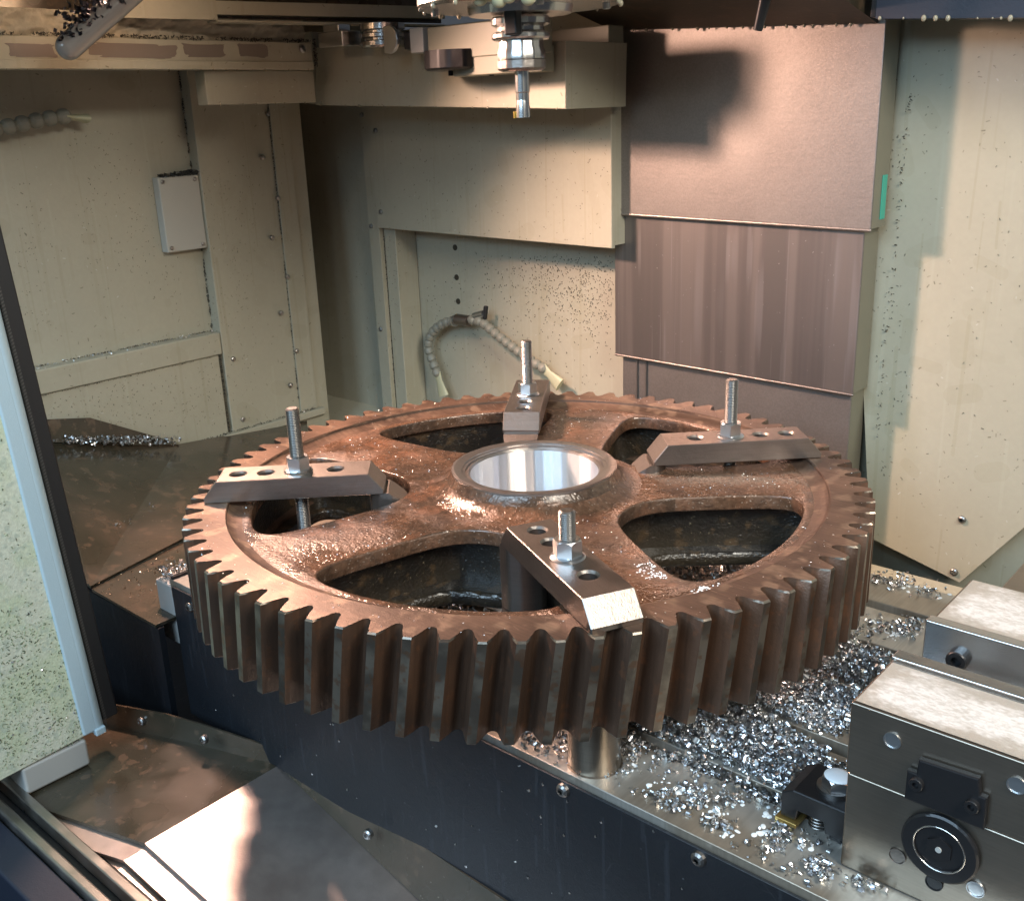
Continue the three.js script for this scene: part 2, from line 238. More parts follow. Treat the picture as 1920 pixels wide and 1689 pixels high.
// ------------------------------------------------------------------ the enclosure
const XL = -1.0, ZB = -0.66;
const leftWall = structure('left_wall', 'khaki painted sheet metal side wall of the machine cabinet', V(XL, 0, -0.1));
part(leftWall, 'upper_panel', box(-1.06, -1.028, 0.165, 1.02, -0.25, 0.75, 0), M.paint);
part(leftWall, 'column_panel', box(-1.06, XL, -0.3, 1.02, -0.49, -0.243, 0.002), M.paint);
part(leftWall, 'ledge', box(-1.06, XL, 0.131, 0.175, -0.242, 0.75, 0.003), M.paint);
part(leftWall, 'lower_panel', box(-1.06, -1.004, -0.3, 0.13, -0.235, 0.75, 0.002), M.paint);
part(leftWall, 'bottom_trim', box(-1.0035, -0.985, -0.045, -0.03, -0.47, 0.02, 0.002), M.paint);
const strip = part(leftWall, 'corner_strip', box(-0.9995, -0.995, -0.03, 0.72, -0.455, -0.412, 0.001), M.paint);
for (const [x, y] of [[492, 295], [521, 371], [510, 445], [539, 519], [527, 587], [539, 518], [528, 588], [556, 658], [545, 722], [571, 773], [502, 213]].filter((_, i) => i !== 5 && i !== 6)) screwAt(leftWall, onX(x, y, -0.994), V(1, 0, 0));
for (const [x, y] of [[437, 673], [455, 786]]) screwAt(leftWall, onX(x, y, -0.999), V(1, 0, 0));
const plate = thing('access_plate', 'small blank rectangular access plate screwed to the khaki side wall', 'plate', V(XL, 0.4, -0.2));
{ const a = onX(303, 333, -1.0), b = onX(396, 464, -1.0); part(plate, 'cover', box(-1.027, -1.006, b.y, a.y, -0.2425, -0.158, 0.002), M.plate);
  for (const [y, z] of [[b.y, -0.1575], [a.y, -0.1575], [b.y, -0.2425], [a.y, -0.2425]]) screwAt(plate, V(-1.0058, y + (y === b.y ? 0.008 : -0.008), z + (z > -0.2 ? -0.009 : 0.009)), V(1, 0, 0), M.stud, 0.8); }

const backWall = structure('back_wall', 'khaki painted sheet metal back wall of the machine cabinet', V(-0.5, 0, ZB));
part(backWall, 'recess_back', box(-1.5, -0.9, -0.4, 1.02, -0.63, -0.61, 0), M.paint);
part(backWall, 'recess_side', box(-1.27, -1.25, -0.4, 1.02, -0.61, -0.4, 0), M.paint);
part(backWall, 'recess_front', box(-1.5, -1.06, -0.4, 1.02, -0.42, -0.4, 0), M.paint);
part(backWall, 'recess_floor', sheet([V(-1.25, -0.12, -0.42), V(-0.9, -0.12, -0.42), V(-0.9, -0.06, -0.615), V(-1.25, -0.06, -0.615)], 0.01), M.paint);
const panL = onZ(691, 215, -0.58).x, panR = onZ(1145, 300, -0.58).x, panBL = onZ(703, 426, -0.58).y, panBR = onZ(1145, 465, -0.58).y;
{ const s = new THREE.Shape([[panL, panBL], [panR, panBR], [panR, 0.72], [panL, 0.72]].map((p) => new THREE.Vector2(...p)));
  part(backWall, 'upper_panel', new THREE.ExtrudeGeometry(s, { depth: 0.008, bevelEnabled: true, bevelSize: 0.001, bevelThickness: 0.001, bevelSegments: 1 }).translate(0, 0, -0.59), M.paint);
  part(backWall, 'panel_return', box(panR - 0.004, panR - 0.001, panBR + 0.003, 0.72, -0.66, -0.591, 0), M.paint); }
part(backWall, 'flange_strip', box(panL - 0.036, panL - 0.004, -0.3, 0.72, -0.6, -0.588, 0.001), M.paint);
{ const a = onZ(752, 600, -0.6).x; part(backWall, 'column', box(panL - 0.004, a, -0.3, 0.5, -0.659, -0.6, 0.002), M.paint); }
part(backWall, 'lower_panel', box(-0.9, 0.04, -0.3, 0.72, -0.68, -0.6605, 0), M.paint);
for (const [x, y] of [[704, 245], [714, 397]]) screwAt(backWall, onZ(x, y, -0.5805), V(0, 0, 1));
for (const [x, y] of [[678, 215], [696, 424], [714, 617]]) screwAt(backWall, onZ(x, y, -0.5875), V(0, 0, 1));
const holeDisc = new THREE.CylinderGeometry(0.0062, 0.0062, 0.001, 14);
for (const [x, y] of [[853, 464], [856, 520], [859, 565]]) partAt(backWall, 'plugged_hole', holeDisc, M.darkChip, onZ(x, y, -0.6602), V(0, 0, 1));

const rightWall = structure('right_wall', 'cream lit khaki painted panel right of the way cover', V(0.3, 0, -0.68));
{ const z = -0.68, pts = [[1590, 20], [1630, 985], [1640, 1012], [1800, 1092], [1925, 985], [2300, 700], [2300, -40], [1590, -40]].map(([x, y]) => { const q = onZ(x, y, z); return new THREE.Vector2(q.x, q.y); });
  part(rightWall, 'panel', new THREE.ExtrudeGeometry(new THREE.Shape(pts.reverse()), { depth: 0.01, bevelEnabled: false }).translate(0, 0, z - 0.01), M.paint);
  for (const [x, y] of [[1805, 974], [1790, 1072]]) screwAt(rightWall, onZ(x, y, z), V(0, 0, 1), M.stud, 1.25);
  part(rightWall, 'rear_sheet', box(-0.2, 1.1, -0.4, 1.02, -0.74, -0.73, 0), M.paint); }
const apron = structure('rear_apron', 'sloping sheet between the back wall and the table');
part(apron, 'slope', sheet([V(-0.9, -0.25, -0.36), V(0.95, -0.25, -0.36), V(0.95, -0.155, -0.66), V(-0.9, -0.155, -0.66)], 0.008), M.paint);
const ceiling = structure('ceiling', 'cabinet roof', V(0, 1.03, 0));
part(ceiling, 'added_front_baffle', box(-1.5, -0.1, 0.8, 1.019, 0.59, 0.62, 0), M.paint);  // unseen strip added to keep the front light off the upper left
part(ceiling, 'roof_sheet', box(-1.5, 0.36, 1.02, 1.05, -0.86, 0.62, 0), M.paint);  // unseen roof, right edge placed to shade the upper left wall
const chuteBlocker = thing('added_light_blocker', 'unseen panel added at the right to keep light off the chute', 'door', V(0.98, -0.15, 0.65));  // out-of-view panel added to stop the side light reaching the chute
part(chuteBlocker, 'panel', box(0.95, 1.01, -0.15, 1.0, 0.47, 0.8, 0.003), M.paint);
const sump = structure('sump_floor', 'dark floor under the machine');
part(sump, 'floor', box(-1.5, 1.6, -0.56, -0.54, -0.86, 1.6, 0), M.black);

// ------------------------------------------------------------------ table
const SLOT = 0.018, backs = [-0.24, -0.142, -0.043, 0.055, 0.155];
const table = thing('machine_table', 'steel T-slot machine table under the big gear', 'table', V(0.2, -0.06, -0.03));
const edges = [-0.31, ...backs.flatMap((b) => [b, b + SLOT]), 0.25];
for (let i = 0; i < edges.length; i += 2) part(table, 'table_rail', box(-0.414, 0.8, -0.028, 0, edges[i], edges[i + 1], 0.0012), M.table);
part(table, 'table_body', box(-0.412, 0.798, -0.075, -0.0285, -0.308, 0.248, 0.002), M.table);
const skirt = part(table, 'front_skirt', box(-0.405, 0.8, -0.2, -0.0075, 0.2505, 0.254, 0.001), M.black, 'black painted sheet along the table front');
for (const [x, y] of [[1057, 1474], [1312, 1594], [357, 1137]]) { const q = onZ(x, y, 0.254); const s = screwAt(table, V(q.x, Math.min(q.y, -0.016), 0.254), V(0, 0, 1), M.stud, 1.4); s.userData.label = 'button head screw on the black skirt'; }
part(table, 'end_bracket', box(-0.455, -0.416, -0.1, -0.012, 0.16, 0.249, 0.003), M.grey);
part(table, 'end_plate', box(-0.412, -0.4055, -0.19, 0.004, 0.2, 0.2495, 0.001), M.blackSteel);
part(table, 'saddle', box(-0.41, 0.79, -0.45, -0.076, -0.25, 0.2, 0), M.black);

// ------------------------------------------------------------------ gear
const H = 0.155, RT = 0.394, RF = 0.3715, RB = 0.366, TH = 0.1, NT = 76, PITCH = 2 * Math.PI / NT, GAP0 = -33.4 * Math.PI / 180, TWIST = -2.1 * Math.PI / 180;
const gear = thing('spur_wheel', 'huge rusty brown toothed gear wheel with five windows clamped on the table', 'gear', V(0, H - TH, 0));
const P2 = (r, a, y) => V(r * Math.cos(a), y, -r * Math.sin(a));
{ // teeth
  const half = [[RT, 0.0041], [0.3925, 0.0049], [0.3885, 0.0066], [0.3845, 0.008], [0.3805, 0.0092], [0.3768, 0.0102], [0.3742, 0.0112], [0.3727, 0.0125], [0.3717, 0.0141]];
  for (let k = 0; k < NT; k++) {
    const c0 = GAP0 + (k + 0.5) * PITCH, prof = [], nick = rr(0.0008, 0.0024), lean = rr(0.06, 0.16);
    prof.push([RF, -PITCH / 2]); for (let i = half.length - 1; i >= 0; i--) prof.push([half[i][0], -half[i][1] / half[i][0]]);
    for (let i = 0; i < half.length; i++) prof.push([half[i][0], half[i][1] / half[i][0]]); prof.push([RF, PITCH / 2]);
    const inner = [0.5, 0.25, 0, -0.25, -0.5].map((t) => [RB, t * PITCH]);
    const lay = [[H, true], [H - 0.0016, false], [H - TH / 2, false], [H - TH + 0.0012, false], [H - TH, true]];
    const ring = lay.map(([y, cut]) => { const tw = c0 + TWIST * (H - y) / TH; return prof.map(([r, a]) => { let q = r, b = a; if (cut && r > 0.379) { const s = (r - 0.379) / (RT - 0.379); q = r - nick * s; b = a * (1 - lean * s); } return P2(q, tw + b, y); }); });
    const flank = [], land = [], caps = []; let pos = flank; const push = (...q) => q.forEach((v) => pos.push(v.x, v.y, v.z));
    for (let l = 0; l + 1 < lay.length; l++) for (let i = 0; i + 1 < prof.length; i++) { const a = ring[l][i], b = ring[l][i + 1], c = ring[l + 1][i], d = ring[l + 1][i + 1]; pos = i === half.length || ((l === 0 || l === 3) && Math.abs(i - half.length) < 4) ? land : flank; push(a, c, b); push(b, c, d); }
    pos = caps;
    for (const l of [0, lay.length - 1]) {
      const y = lay[l][0], tw = c0 + TWIST * (H - y) / TH, poly = [...ring[l], ...inner.map(([r, a]) => P2(r, tw + a, y))], f = poly.map((p) => new THREE.Vector2(p.x, -p.z));
      for (const t of THREE.ShapeUtils.triangulateShape(f, [])) { const [a, b, c] = t.map((i) => poly[i]); const up = b.clone().sub(a).cross(c.clone().sub(a)).y > 0; (up === (l === 0)) ? push(a, b, c) : push(a, c, b); }
    }
    let g = new THREE.BufferGeometry(); g.setAttribute('position', new THREE.Float32BufferAttribute([...flank, ...land, ...caps], 3)); g = toCreasedNormals(g, 0.45);
    g.clearGroups(); g.addGroup(0, flank.length / 3, 0); g.addGroup(flank.length / 3, land.length / 3, 1); g.addGroup((flank.length + land.length) / 3, caps.length / 3, 2);
    part(gear, 'tooth', g, [M.tooth, M.tip, M.rim]);
  }
}
const y0 = H - TH;
part(gear, 'rim', lathe([[RB, y0], [RB, H], [0.3475, H], [0.3465, H - 0.0008], [0.346, H - 0.0035], [0.3425, H - 0.0062], [0.337, H - 0.0082], [0.33, H - 0.0092], [0.327, H - 0.013], [0.333, H - 0.03], [0.334, y0 + 0.03], [0.328, y0 + 0.012], [0.336, y0], [RB, y0]], NT * 4, Math.PI / 2 + GAP0), M.rim);
function windowPath(c, rin, rout, wid, fil) {
  const half = (r) => 36 - Math.asin(wid / r) * 180 / Math.PI, hin = half(rin), hout = half(rout);
  const C = (r, a) => new THREE.Vector2(r * Math.cos(a), r * Math.sin(a)), d = Math.PI / 180, pts = [];
  const arc = (r, a, b, n) => { const o = []; for (let i = 0; i <= n; i++) o.push(C(r, a + (b - a) * i / n)); return o; };
  let raw = [...arc(rout, c - hout * d, c + hout * d, 26), ...[0.2, 0.4, 0.6, 0.8].map((t) => C(mix(rout, rin, t), c + half(mix(rout, rin, t)) * d)), ...arc(rin, c + hin * d, c - hin * d, 8), ...[0.2, 0.4, 0.6, 0.8].map((t) => C(mix(rin, rout, t), c - half(mix(rin, rout, t)) * d))];
  // even resampling, then smoothing rounds the corners
  const L = []; let tot = 0; for (let i = 0; i < raw.length; i++) { L.push(tot); tot += raw[i].distanceTo(raw[(i + 1) % raw.length]); }
  const n = 90; let q = []; for (let i = 0; i < n; i++) { const s = tot * i / n; let k = 0; while (k + 1 < L.length && L[k + 1] <= s) k++; const nx = raw[(k + 1) % raw.length], e = (k + 1 < L.length ? L[k + 1] : tot) - L[k]; q.push(raw[k].clone().lerp(nx, e ? (s - L[k]) / e : 0)); }
  for (let it = 0; it < fil; it++) q = q.map((p, i) => p.clone().multiplyScalar(0.5).addScaledVector(q[(i + n - 1) % n], 0.25).addScaledVector(q[(i + 1) % n], 0.25));
  for (const p of q) pts.push(p); return pts;
}
function plateWith(rout, rhole, win, yb, yt, bev) {
  const s = new THREE.Shape(); s.absarc(0, 0, rout, 0, Math.PI * 2, false); const h = new THREE.Path(); h.absarc(0, 0, rhole, 0, Math.PI * 2, true); s.holes.push(h);
  for (let k = 0; k < 5; k++) s.holes.push(new THREE.Path(windowPath((4.5 + 72 * k) * Math.PI / 180, ...win).reverse()));
  const g = new THREE.ExtrudeGeometry(s, { depth: yt - yb - 2 * bev, bevelEnabled: bev > 0, bevelSize: bev, bevelOffset: -bev, bevelThickness: bev, bevelSegments: 3, curveSegments: 64 });
  return toCreasedNormals(clean(g.translate(0, 0, bev)), 0.6).rotateX(-Math.PI / 2).translate(0, yb, 0);
}
part(gear, 'web', plateWith(0.332, 0.09, [0.1375, 0.322, 0.052, 30], H - 0.027, H - 0.0092, 0.002), M.rust, 'cast web with five rounded windows');
part(gear, 'spoke_core', plateWith(0.334, 0.09, [0.119, 0.3335, 0.029, 10], y0 + 0.016, H - 0.0265, 0), M.darkIron, 'near black inner spoke walls');
part(gear, 'lower_web', plateWith(0.33, 0.09, [0.15, 0.307, 0.051, 14], y0 + 0.002, y0 + 0.019, 0.005), M.darkIron, 'near black lower web');
const seat = (g) => g.scale(0.975, 1, 0.975).translate(0.003, 0.003, -0.012);   // the hub casting sits a little off the rim's centre
{ const pts = [[0.137, H - 0.0135], [0.123, H - 0.0105], [0.113, H - 0.006], [0.107, H - 0.0015], [0.103, H + 0.004], [0.1, H + 0.009], [0.099, H + 0.011]];
  const g = lathe(pts.slice().reverse(), 120, 0, 0); const p = g.attributes.position; for (let i = 0; i < p.count; i++) { const a = Math.atan2(p.getZ(i), p.getX(i)) / (2 * Math.PI) + 0.5, r = Math.hypot(p.getX(i), p.getZ(i)), k = 1 + (fbm(a, r * 5, 12, 3, 7) - 0.5) * 0.022; p.setX(i, p.getX(i) * k); p.setZ(i, p.getZ(i) * k); } g.computeVertexNormals();
  part(gear, 'hub', seat(g), M.rust, 'flared hub round the bore');
  const ring = lathe([[0.0785, H + 0.0035], [0.0802, H + 0.0058], [0.0845, H + 0.006], [0.0848, H + 0.0088], [0.0885, H + 0.009], [0.0888, H + 0.0105], [0.0975, H + 0.0112], [0.1005, H + 0.0104], [0.1008, H + 0.0085], [0.098, H + 0.006]].reverse(), 140, 0, 0), q = ring.attributes.position;
  for (let i = 0; i < q.count; i++) { const x = q.getX(i), z = q.getZ(i), r = Math.hypot(x, z), a = Math.atan2(z, x) / (2 * Math.PI) + 0.5; if (r > 0.096) { const k = 1 + (fbm(a, 0.3, 20, 3, 17) - 0.5) * 0.03; q.setX(i, x * k); q.setZ(i, z * k); } else if (r > 0.083) q.setY(i, q.getY(i) - 0.0014 * sm(0.52, 0.62, vn(a, 0.5, 7, 19))); } ring.computeVertexNormals();
  part(gear, 'hub_face', seat(toCreasedNormals(ring.toNonIndexed(), 0.4)), M.hubRing, 'turned steel ring face with stepped tool marks');
  part(gear, 'bore', seat(lathe([[0.0785, H + 0.0035], [0.0785, y0 - 0.005]], 120)), M.bore, 'bright mirror-like bored hole');
  part(gear, 'hub_sleeve', seat(lathe([[0.092, y0 - 0.005], [0.092, H - 0.012]], 64)), M.rust); part(gear, 'hub_end', seat(lathe([[0.0785, y0 - 0.005], [0.092, y0 - 0.005]], 64)), M.rust); }

const overWindow = (p) => { const r = Math.hypot(p.x, p.z), th = ((Math.atan2(-p.z, p.x) * 180 / Math.PI - 4.5 + 720 + 36) % 72) - 36; return r > 0.135 && r < 0.326 && Math.abs(th) < 37 - Math.asin(0.052 / r) * 180 / Math.PI; };

// ------------------------------------------------------------------ clamps
const BAR = { len: 0.205, top: 0.172, w: 0.05, t: 0.024 }, holes = [0.02, 0.052, 0.09, 0.133];
const barGeo = (() => {
  const e = (BAR.len - BAR.top) / 2, s = new THREE.Shape([[-e, 0.004], [-e + 0.0005, 0], [BAR.top + e - 0.0005, 0], [BAR.top + e, 0.004], [BAR.top, BAR.t], [0, BAR.t]].map((p) => new THREE.Vector2(...p)));
  let g = new THREE.ExtrudeGeometry(s, { depth: BAR.w - 0.002, bevelEnabled: true, bevelSize: 0.0008, bevelThickness: 0.001, bevelSegments: 1 }).translate(0, 0, -BAR.w / 2 + 0.001);
  holes.forEach((h) => { g = csg(g, new THREE.CylinderGeometry(0.0085, 0.0085, 0.06, 28).translate(h, 0.012, 0), SUBTRACTION); g = csg(g, new THREE.CylinderGeometry(0.0115, 0.008, 0.004, 28).translate(h, BAR.t - 0.0002, 0), SUBTRACTION); });
  return g;
})();
const nutGeo = (() => { const hex = new THREE.CylinderGeometry(0.0139, 0.0139, 0.016, 6).translate(0, 0.011, 0), tur = lathe([[0.0001, 0.0025], [0.0142, 0.0025], [0.0142, 0.0165], [0.012, 0.019], [0.0001, 0.019]].reverse(), 40); return boxUV(csg(hex, tur, INTERSECTION)); })();
const washerGeo = boxUV(lathe([[0.0085, 0], [0.0165, 0], [0.0168, 0.0012], [0.0155, 0.0028], [0.0125, 0.0042], [0.0085, 0.0042]].reverse(), 40));
function threadGeo(r, len, p) { const pts = [[0.0001, len], [r - 0.002, len], [r - 0.0004, len - 0.0012]]; for (let y = len - 0.0016; y > 0.001; y -= p) { pts.push([r, y], [r - 0.0011, y - p / 2]); } pts.push([r, 0]); return boxUV(toCreasedNormals(clean(lathe(pts.reverse(), 20)), 0.3)); }
const postTop = (r, h) => { let g = new THREE.CylinderGeometry(r, r, h, 48).translate(0, h / 2, 0); g = csg(g, new THREE.BoxGeometry(0.1, 0.04, 0.1).translate(0, 0.02, 0).rotateZ(-0.6).translate(0.006, h - 0.004, 0), SUBTRACTION); return g; };
const clampSet = [
  { key: 'left', nut: V(-0.187, 0, 0.189), dir: V(-0.71, 0, 0.70), flip: false, top: 0.257, where: 'by the khaki side wall' },
  { key: 'right', nut: V(0.153, 0, -0.21), dir: V(0.715, 0, -0.70), flip: false, top: 0.253, where: 'by the brown way cover' },
  { key: 'back', nut: V(-0.181, 0, -0.217), dir: V(-0.575, 0, -0.818), flip: true, top: 0.26, where: 'before the grey coolant hoses' },
  { key: 'near', nut: V(0.214, 0, 0.19), dir: V(0.893, 0, 0.45), flip: true, top: 0.227, where: 'pointing at the vise' },
];
for (const c of clampSet) {
  const d = c.dir.clone().normalize(), yb = H + 0.001;
  const bar = thing('clamp_bar', `four hole steel clamp bar ${c.where}`, 'clamp bar', V(c.nut.x, yb, c.nut.z), 'clamp bars holding the gear');
  // bar local: +x from end A to end B, nut hole at x = 0.09
  const ax = c.flip ? d : d.clone().negate(), ang = Math.atan2(-ax.z, ax.x);
  const g = boxUV(barGeo.clone().translate(-0.09, 0, 0)); const b = new THREE.Mesh(g, M.darkSteel); b.name = 'bar'; b.rotation.y = ang; b.castShadow = b.receiveShadow = true; bar.add(b);
  const stud = thing('threaded_stud', `threaded steel stud through the clamp bar ${c.where}`, 'stud', V(c.nut.x, 0, c.nut.z), 'studs through the clamp bars');
  partAt(stud, 'thread', threadGeo(0.008, c.top, 0.002), M.stud, V(c.nut.x, 0, c.nut.z));
  const nut = thing('flange_nut', `shiny hexagonal flange nut on the clamp ${c.where}`, 'nut', V(c.nut.x, yb + BAR.t, c.nut.z), 'nuts on the clamp studs');
  partAt(nut, 'hexagon', nutGeo, M.zinc, V(c.nut.x, yb + BAR.t, c.nut.z), null, rr(0, 1)); partAt(nut, 'flange', washerGeo, M.zinc, V(c.nut.x, yb + BAR.t, c.nut.z));
  // support post under the inner end
  const inner = (c.flip ? -0.09 : -(BAR.top - 0.09)) - 0.0165 - 0.005, pp = V(c.nut.x, 0, c.nut.z).addScaledVector(d, inner);
  const post = thing('support_post', `round steel post under the clamp ${c.where}`, 'post', pp, 'posts under the clamp bars');
  partAt(post, 'lower_cylinder', boxUV(cyl(0.0235, 0.0235, 0, 0.082)), M.darkSteel, pp);
  const up = boxUV(postTop(0.0235, yb - 0.0835)); const u = partAt(post, 'upper_cylinder', up, M.darkSteel, V(pp.x, 0.0828, pp.z)); u.rotation.y = Math.atan2(d.z, -d.x);
}
for (const [i, q] of [V(0.266, 0, 0.221)].entries())
  solo('gear_standoff', i ? 'round steel standoff hidden under the gear rim' : 'round steel standoff under the gear rim at the table front', 'standoff', [cyl(0.0245, 0.0245, 0.001, y0, q.x, q.z, 40), cyl(0.026, 0.0245, 0, 0.001, q.x, q.z, 40)], M.vise, q, i ? 'standoffs under the gear' : undefined);

// ------------------------------------------------------------------ vise
const vise = thing('machine_vise', 'square ground steel machine vise with two jaw blocks, coolant drying on top', 'vise', V(0.571, 0, 0));
const VX0 = 0.496, VX1 = 0.646, ZF = 0.21;
part(vise, 'base', box(VX0 + 0.001, VX1, 0.0005, 0.086, -0.3, ZF - 0.0012, 0.002), M.vise);
const jaw1 = part(vise, 'front_jaw', box(VX0, VX1, 0.0865, 0.148, 0.1355, ZF, 0.0018), M.vise, 'front jaw block with dried white coolant on its top');
part(vise, 'jaw_plate', box(VX0, VX1, 0.09, 0.152, 0.1205, 0.135, 0.0012), M.jaw, 'bright jaw plate of the front block');
const jaw2 = part(vise, 'rear_jaw', box(VX0, VX1, 0.0865, 0.148, -0.05, 0.0445, 0.0018), M.vise, 'rear jaw block with dried white coolant on its top');
part(vise, 'jaw_plate', box(VX0 - 0.002, VX1, 0.088, 0.1505, 0.045, 0.057, 0.0012), M.jaw, 'bright jaw plate of the rear block');
part(vise, 'tail', box(VX0 + 0.02, VX1, 0.0865, 0.136, -0.29, -0.0505, 0.002), M.vise);
function blob(x0, x1, z0, z1, n, amp, ph) { const s = []; for (let i = 0; i < n; i++) { const a = i / n * Math.PI * 2, k = 1 + (fbm(i / n, 0.5, 9, 4, ph) - 0.5) * amp, e = 0.32, cx = Math.sign(Math.cos(a)) * Math.pow(Math.abs(Math.cos(a)), e), sz = Math.sign(Math.sin(a)) * Math.pow(Math.abs(Math.sin(a)), e); s.push(new THREE.Vector2((x0 + x1) / 2 + cx * (x1 - x0) / 2 * k, -((z0 + z1) / 2 + sz * (z1 - z0) / 2 * k))); } return s; }
function film(parent, y, x0, x1, z0, z1) { const g = new THREE.PlaneGeometry(x1 - x0, z1 - z0).rotateX(-Math.PI / 2).translate((x0 + x1) / 2, y + 0.0006, (z0 + z1) / 2), uv = g.attributes.uv.clone(), o = part(parent, 'dried_coolant', g.toNonIndexed(), M.film, 'white dried coolant film'); const q = new THREE.PlaneGeometry(1, 1).toNonIndexed(); o.geometry.setAttribute('uv', q.attributes.uv); return o; }
film(jaw1, 0.148, 0.4985, 0.6435, 0.138, 0.2075); film(jaw2, 0.148, 0.4985, 0.6435, -0.0475, 0.042);
{ // black stop plate
  const q = (x, y) => { const p = onZ(1150 + 0.401 * x, 1050 + 0.401 * y, ZF); return new THREE.Vector2(p.x, p.y); };
  const s = new THREE.Shape([[1452, 922], [1718, 1008], [1722, 1085], [1752, 1098], [1740, 1232], [1385, 1090], [1398, 972], [1440, 988]].map((p) => q(...p)).reverse());
  const pl = part(vise, 'stop_plate', new THREE.ExtrudeGeometry(s, { depth: 0.004, bevelEnabled: true, bevelSize: 0.0012, bevelThickness: 0.001, bevelSegments: 2 }).translate(0, 0, ZF + 0.0015), M.blackSteel, 'black plate with two socket screws');
  const sock = boxUV(toCreasedNormals(clean(lathe([[0.0001, 0.001], [0.0022, 0.001], [0.0024, 0.0044], [0.0045, 0.0044], [0.005, 0.0038], [0.005, 0]].reverse(), 24)), 0.5));
  for (const p of [q(1440, 1020), q(1698, 1122)]) partAt(pl, 'socket_screw', sock, M.blackSteel, V(p.x, p.y, ZF + 0.0065), V(0, 0, 1));
  const c = q(1532, 1340), rg = partAt(vise, 'bearing_ring', boxUV(toCreasedNormals(clean(lathe([[0.0175, -0.02], [0.0175, 0.0035], [0.0185, 0.0042], [0.026, 0.0042], [0.0275, 0.003], [0.0275, 0]].reverse(), 64)), 0.5)), M.blackSteel, V(c.x, c.y, ZF), V(0, 0, 1)); rg.userData.label = 'black ring round the vise screw';
  const ed = partAt(rg, 'ring_edge', boxUV(new THREE.TorusGeometry(0.0182, 0.0006, 8, 64).rotateX(Math.PI / 2)), M.bright, V(c.x, c.y, ZF + 0.004)); ed.position.set(0, 0.004, 0);
  const hx = new THREE.Mesh(boxUV(new THREE.CylinderGeometry(0.0098, 0.0098, 0.02, 6)), M.blackSteel); hx.name = 'hexagon_drive'; hx.position.set(0, -0.006, 0); rg.add(hx);
  const pin = new THREE.Mesh(boxUV(new THREE.CylinderGeometry(0.0022, 0.0022, 0.001, 16)), M.grey); pin.name = 'centre_hole'; pin.position.set(0, 0.0045, 0); rg.add(pin);
  const bk = new THREE.Mesh(boxUV(new THREE.CylinderGeometry(0.0174, 0.0174, 0.002, 40)), M.blackSteel); bk.name = 'ring_back'; bk.position.set(0, 0.0012, 0); rg.add(bk);
  const plug = boxUV(lathe([[0.0001, 0.0012], [0.0035, 0.0009], [0.0055, 0.0003], [0.0058, 0.0012], [0.0064, 0.0012], [0.0066, -0.001]].reverse(), 28));
  for (const [x, y, m] of [[1308, 842, M.zinc], [1890, 1052, M.zinc], [1328, 1385, M.darkSteel], [1695, 1540, M.zinc], [1500, 1510, M.blackSteel]]) { const p = q(x, y); partAt(vise, 'plug', plug, m, V(p.x, p.y, ZF + (y > 1200 ? -0.0008 : 0.0002)), V(0, 0, 1)); }
  const bp = onZ(1420 + 0.2606 * 1452, 1060 + 0.2606 * 670, 0.057); partAt(vise, 'jaw_bolt', sock, M.blackSteel, V(bp.x, bp.y, 0.057), V(0, 0, 1)).scale.setScalar(1.75);
}
// ------------------------------------------------------------------ hold-down clamp by the vise
const hd = thing('hold_down_clamp', 'dark toe clamp beside the vise with a foam-topped bolt', 'clamp', V(0.466, 0, 0.167));
{ const s = new THREE.Shape([[0.437, 0.008], [0.45, 0.008], [0.452, 0.018], [0.474, 0.018], [0.476, 0.008], [0.4955, 0.008], [0.4955, 0.036], [0.447, 0.036], [0.437, 0.03]].map((p) => new THREE.Vector2(...p)));
  part(hd, 'toe_block', new THREE.ExtrudeGeometry(s, { depth: 0.046, bevelEnabled: true, bevelSize: 0.0008, bevelThickness: 0.0008, bevelSegments: 1, bevelOffset: -0.0008 }).translate(0, 0, 0.145), M.blackSteel);
  part(hd, 'washer', cyl(0.0145, 0.0145, 0.036, 0.039, 0.472, 0.168, 32), M.stud); const bt = part(hd, 'bolt_head', csg(new THREE.CylinderGeometry(0.0125, 0.0125, 0.0095, 6).translate(0.474, 0.044, 0.168), lathe([[0.0001, 0.03], [0.013, 0.03], [0.013, 0.0465], [0.0115, 0.0487], [0.0001, 0.0487]].reverse(), 32).translate(0.474, 0, 0.168), INTERSECTION), M.zinc);
  part(bt, 'foam_cap', new THREE.SphereGeometry(0.0115, 20, 10).scale(1, 0.28, 0.9).translate(0.474, 0.0485, 0.168), M.white, 'white coolant foam');
  part(hd, 'shim', box(0.434, 0.453, 0.0035, 0.0075, 0.15, 0.196, 0.0006), M.brass, 'small brass shim');
  part(hd, 'foot', box(0.4775, 0.495, 0.0005, 0.0075, 0.15, 0.186, 0.0006), M.blackSteel); const sp = []; for (let i = 0; i < 5; i++) sp.push(new THREE.TorusGeometry(0.0068, 0.001, 6, 24).rotateX(Math.PI / 2).translate(0.464, 0.003 + i * 0.003, 0.178)); part(hd, 'spring', sp, M.stud); }

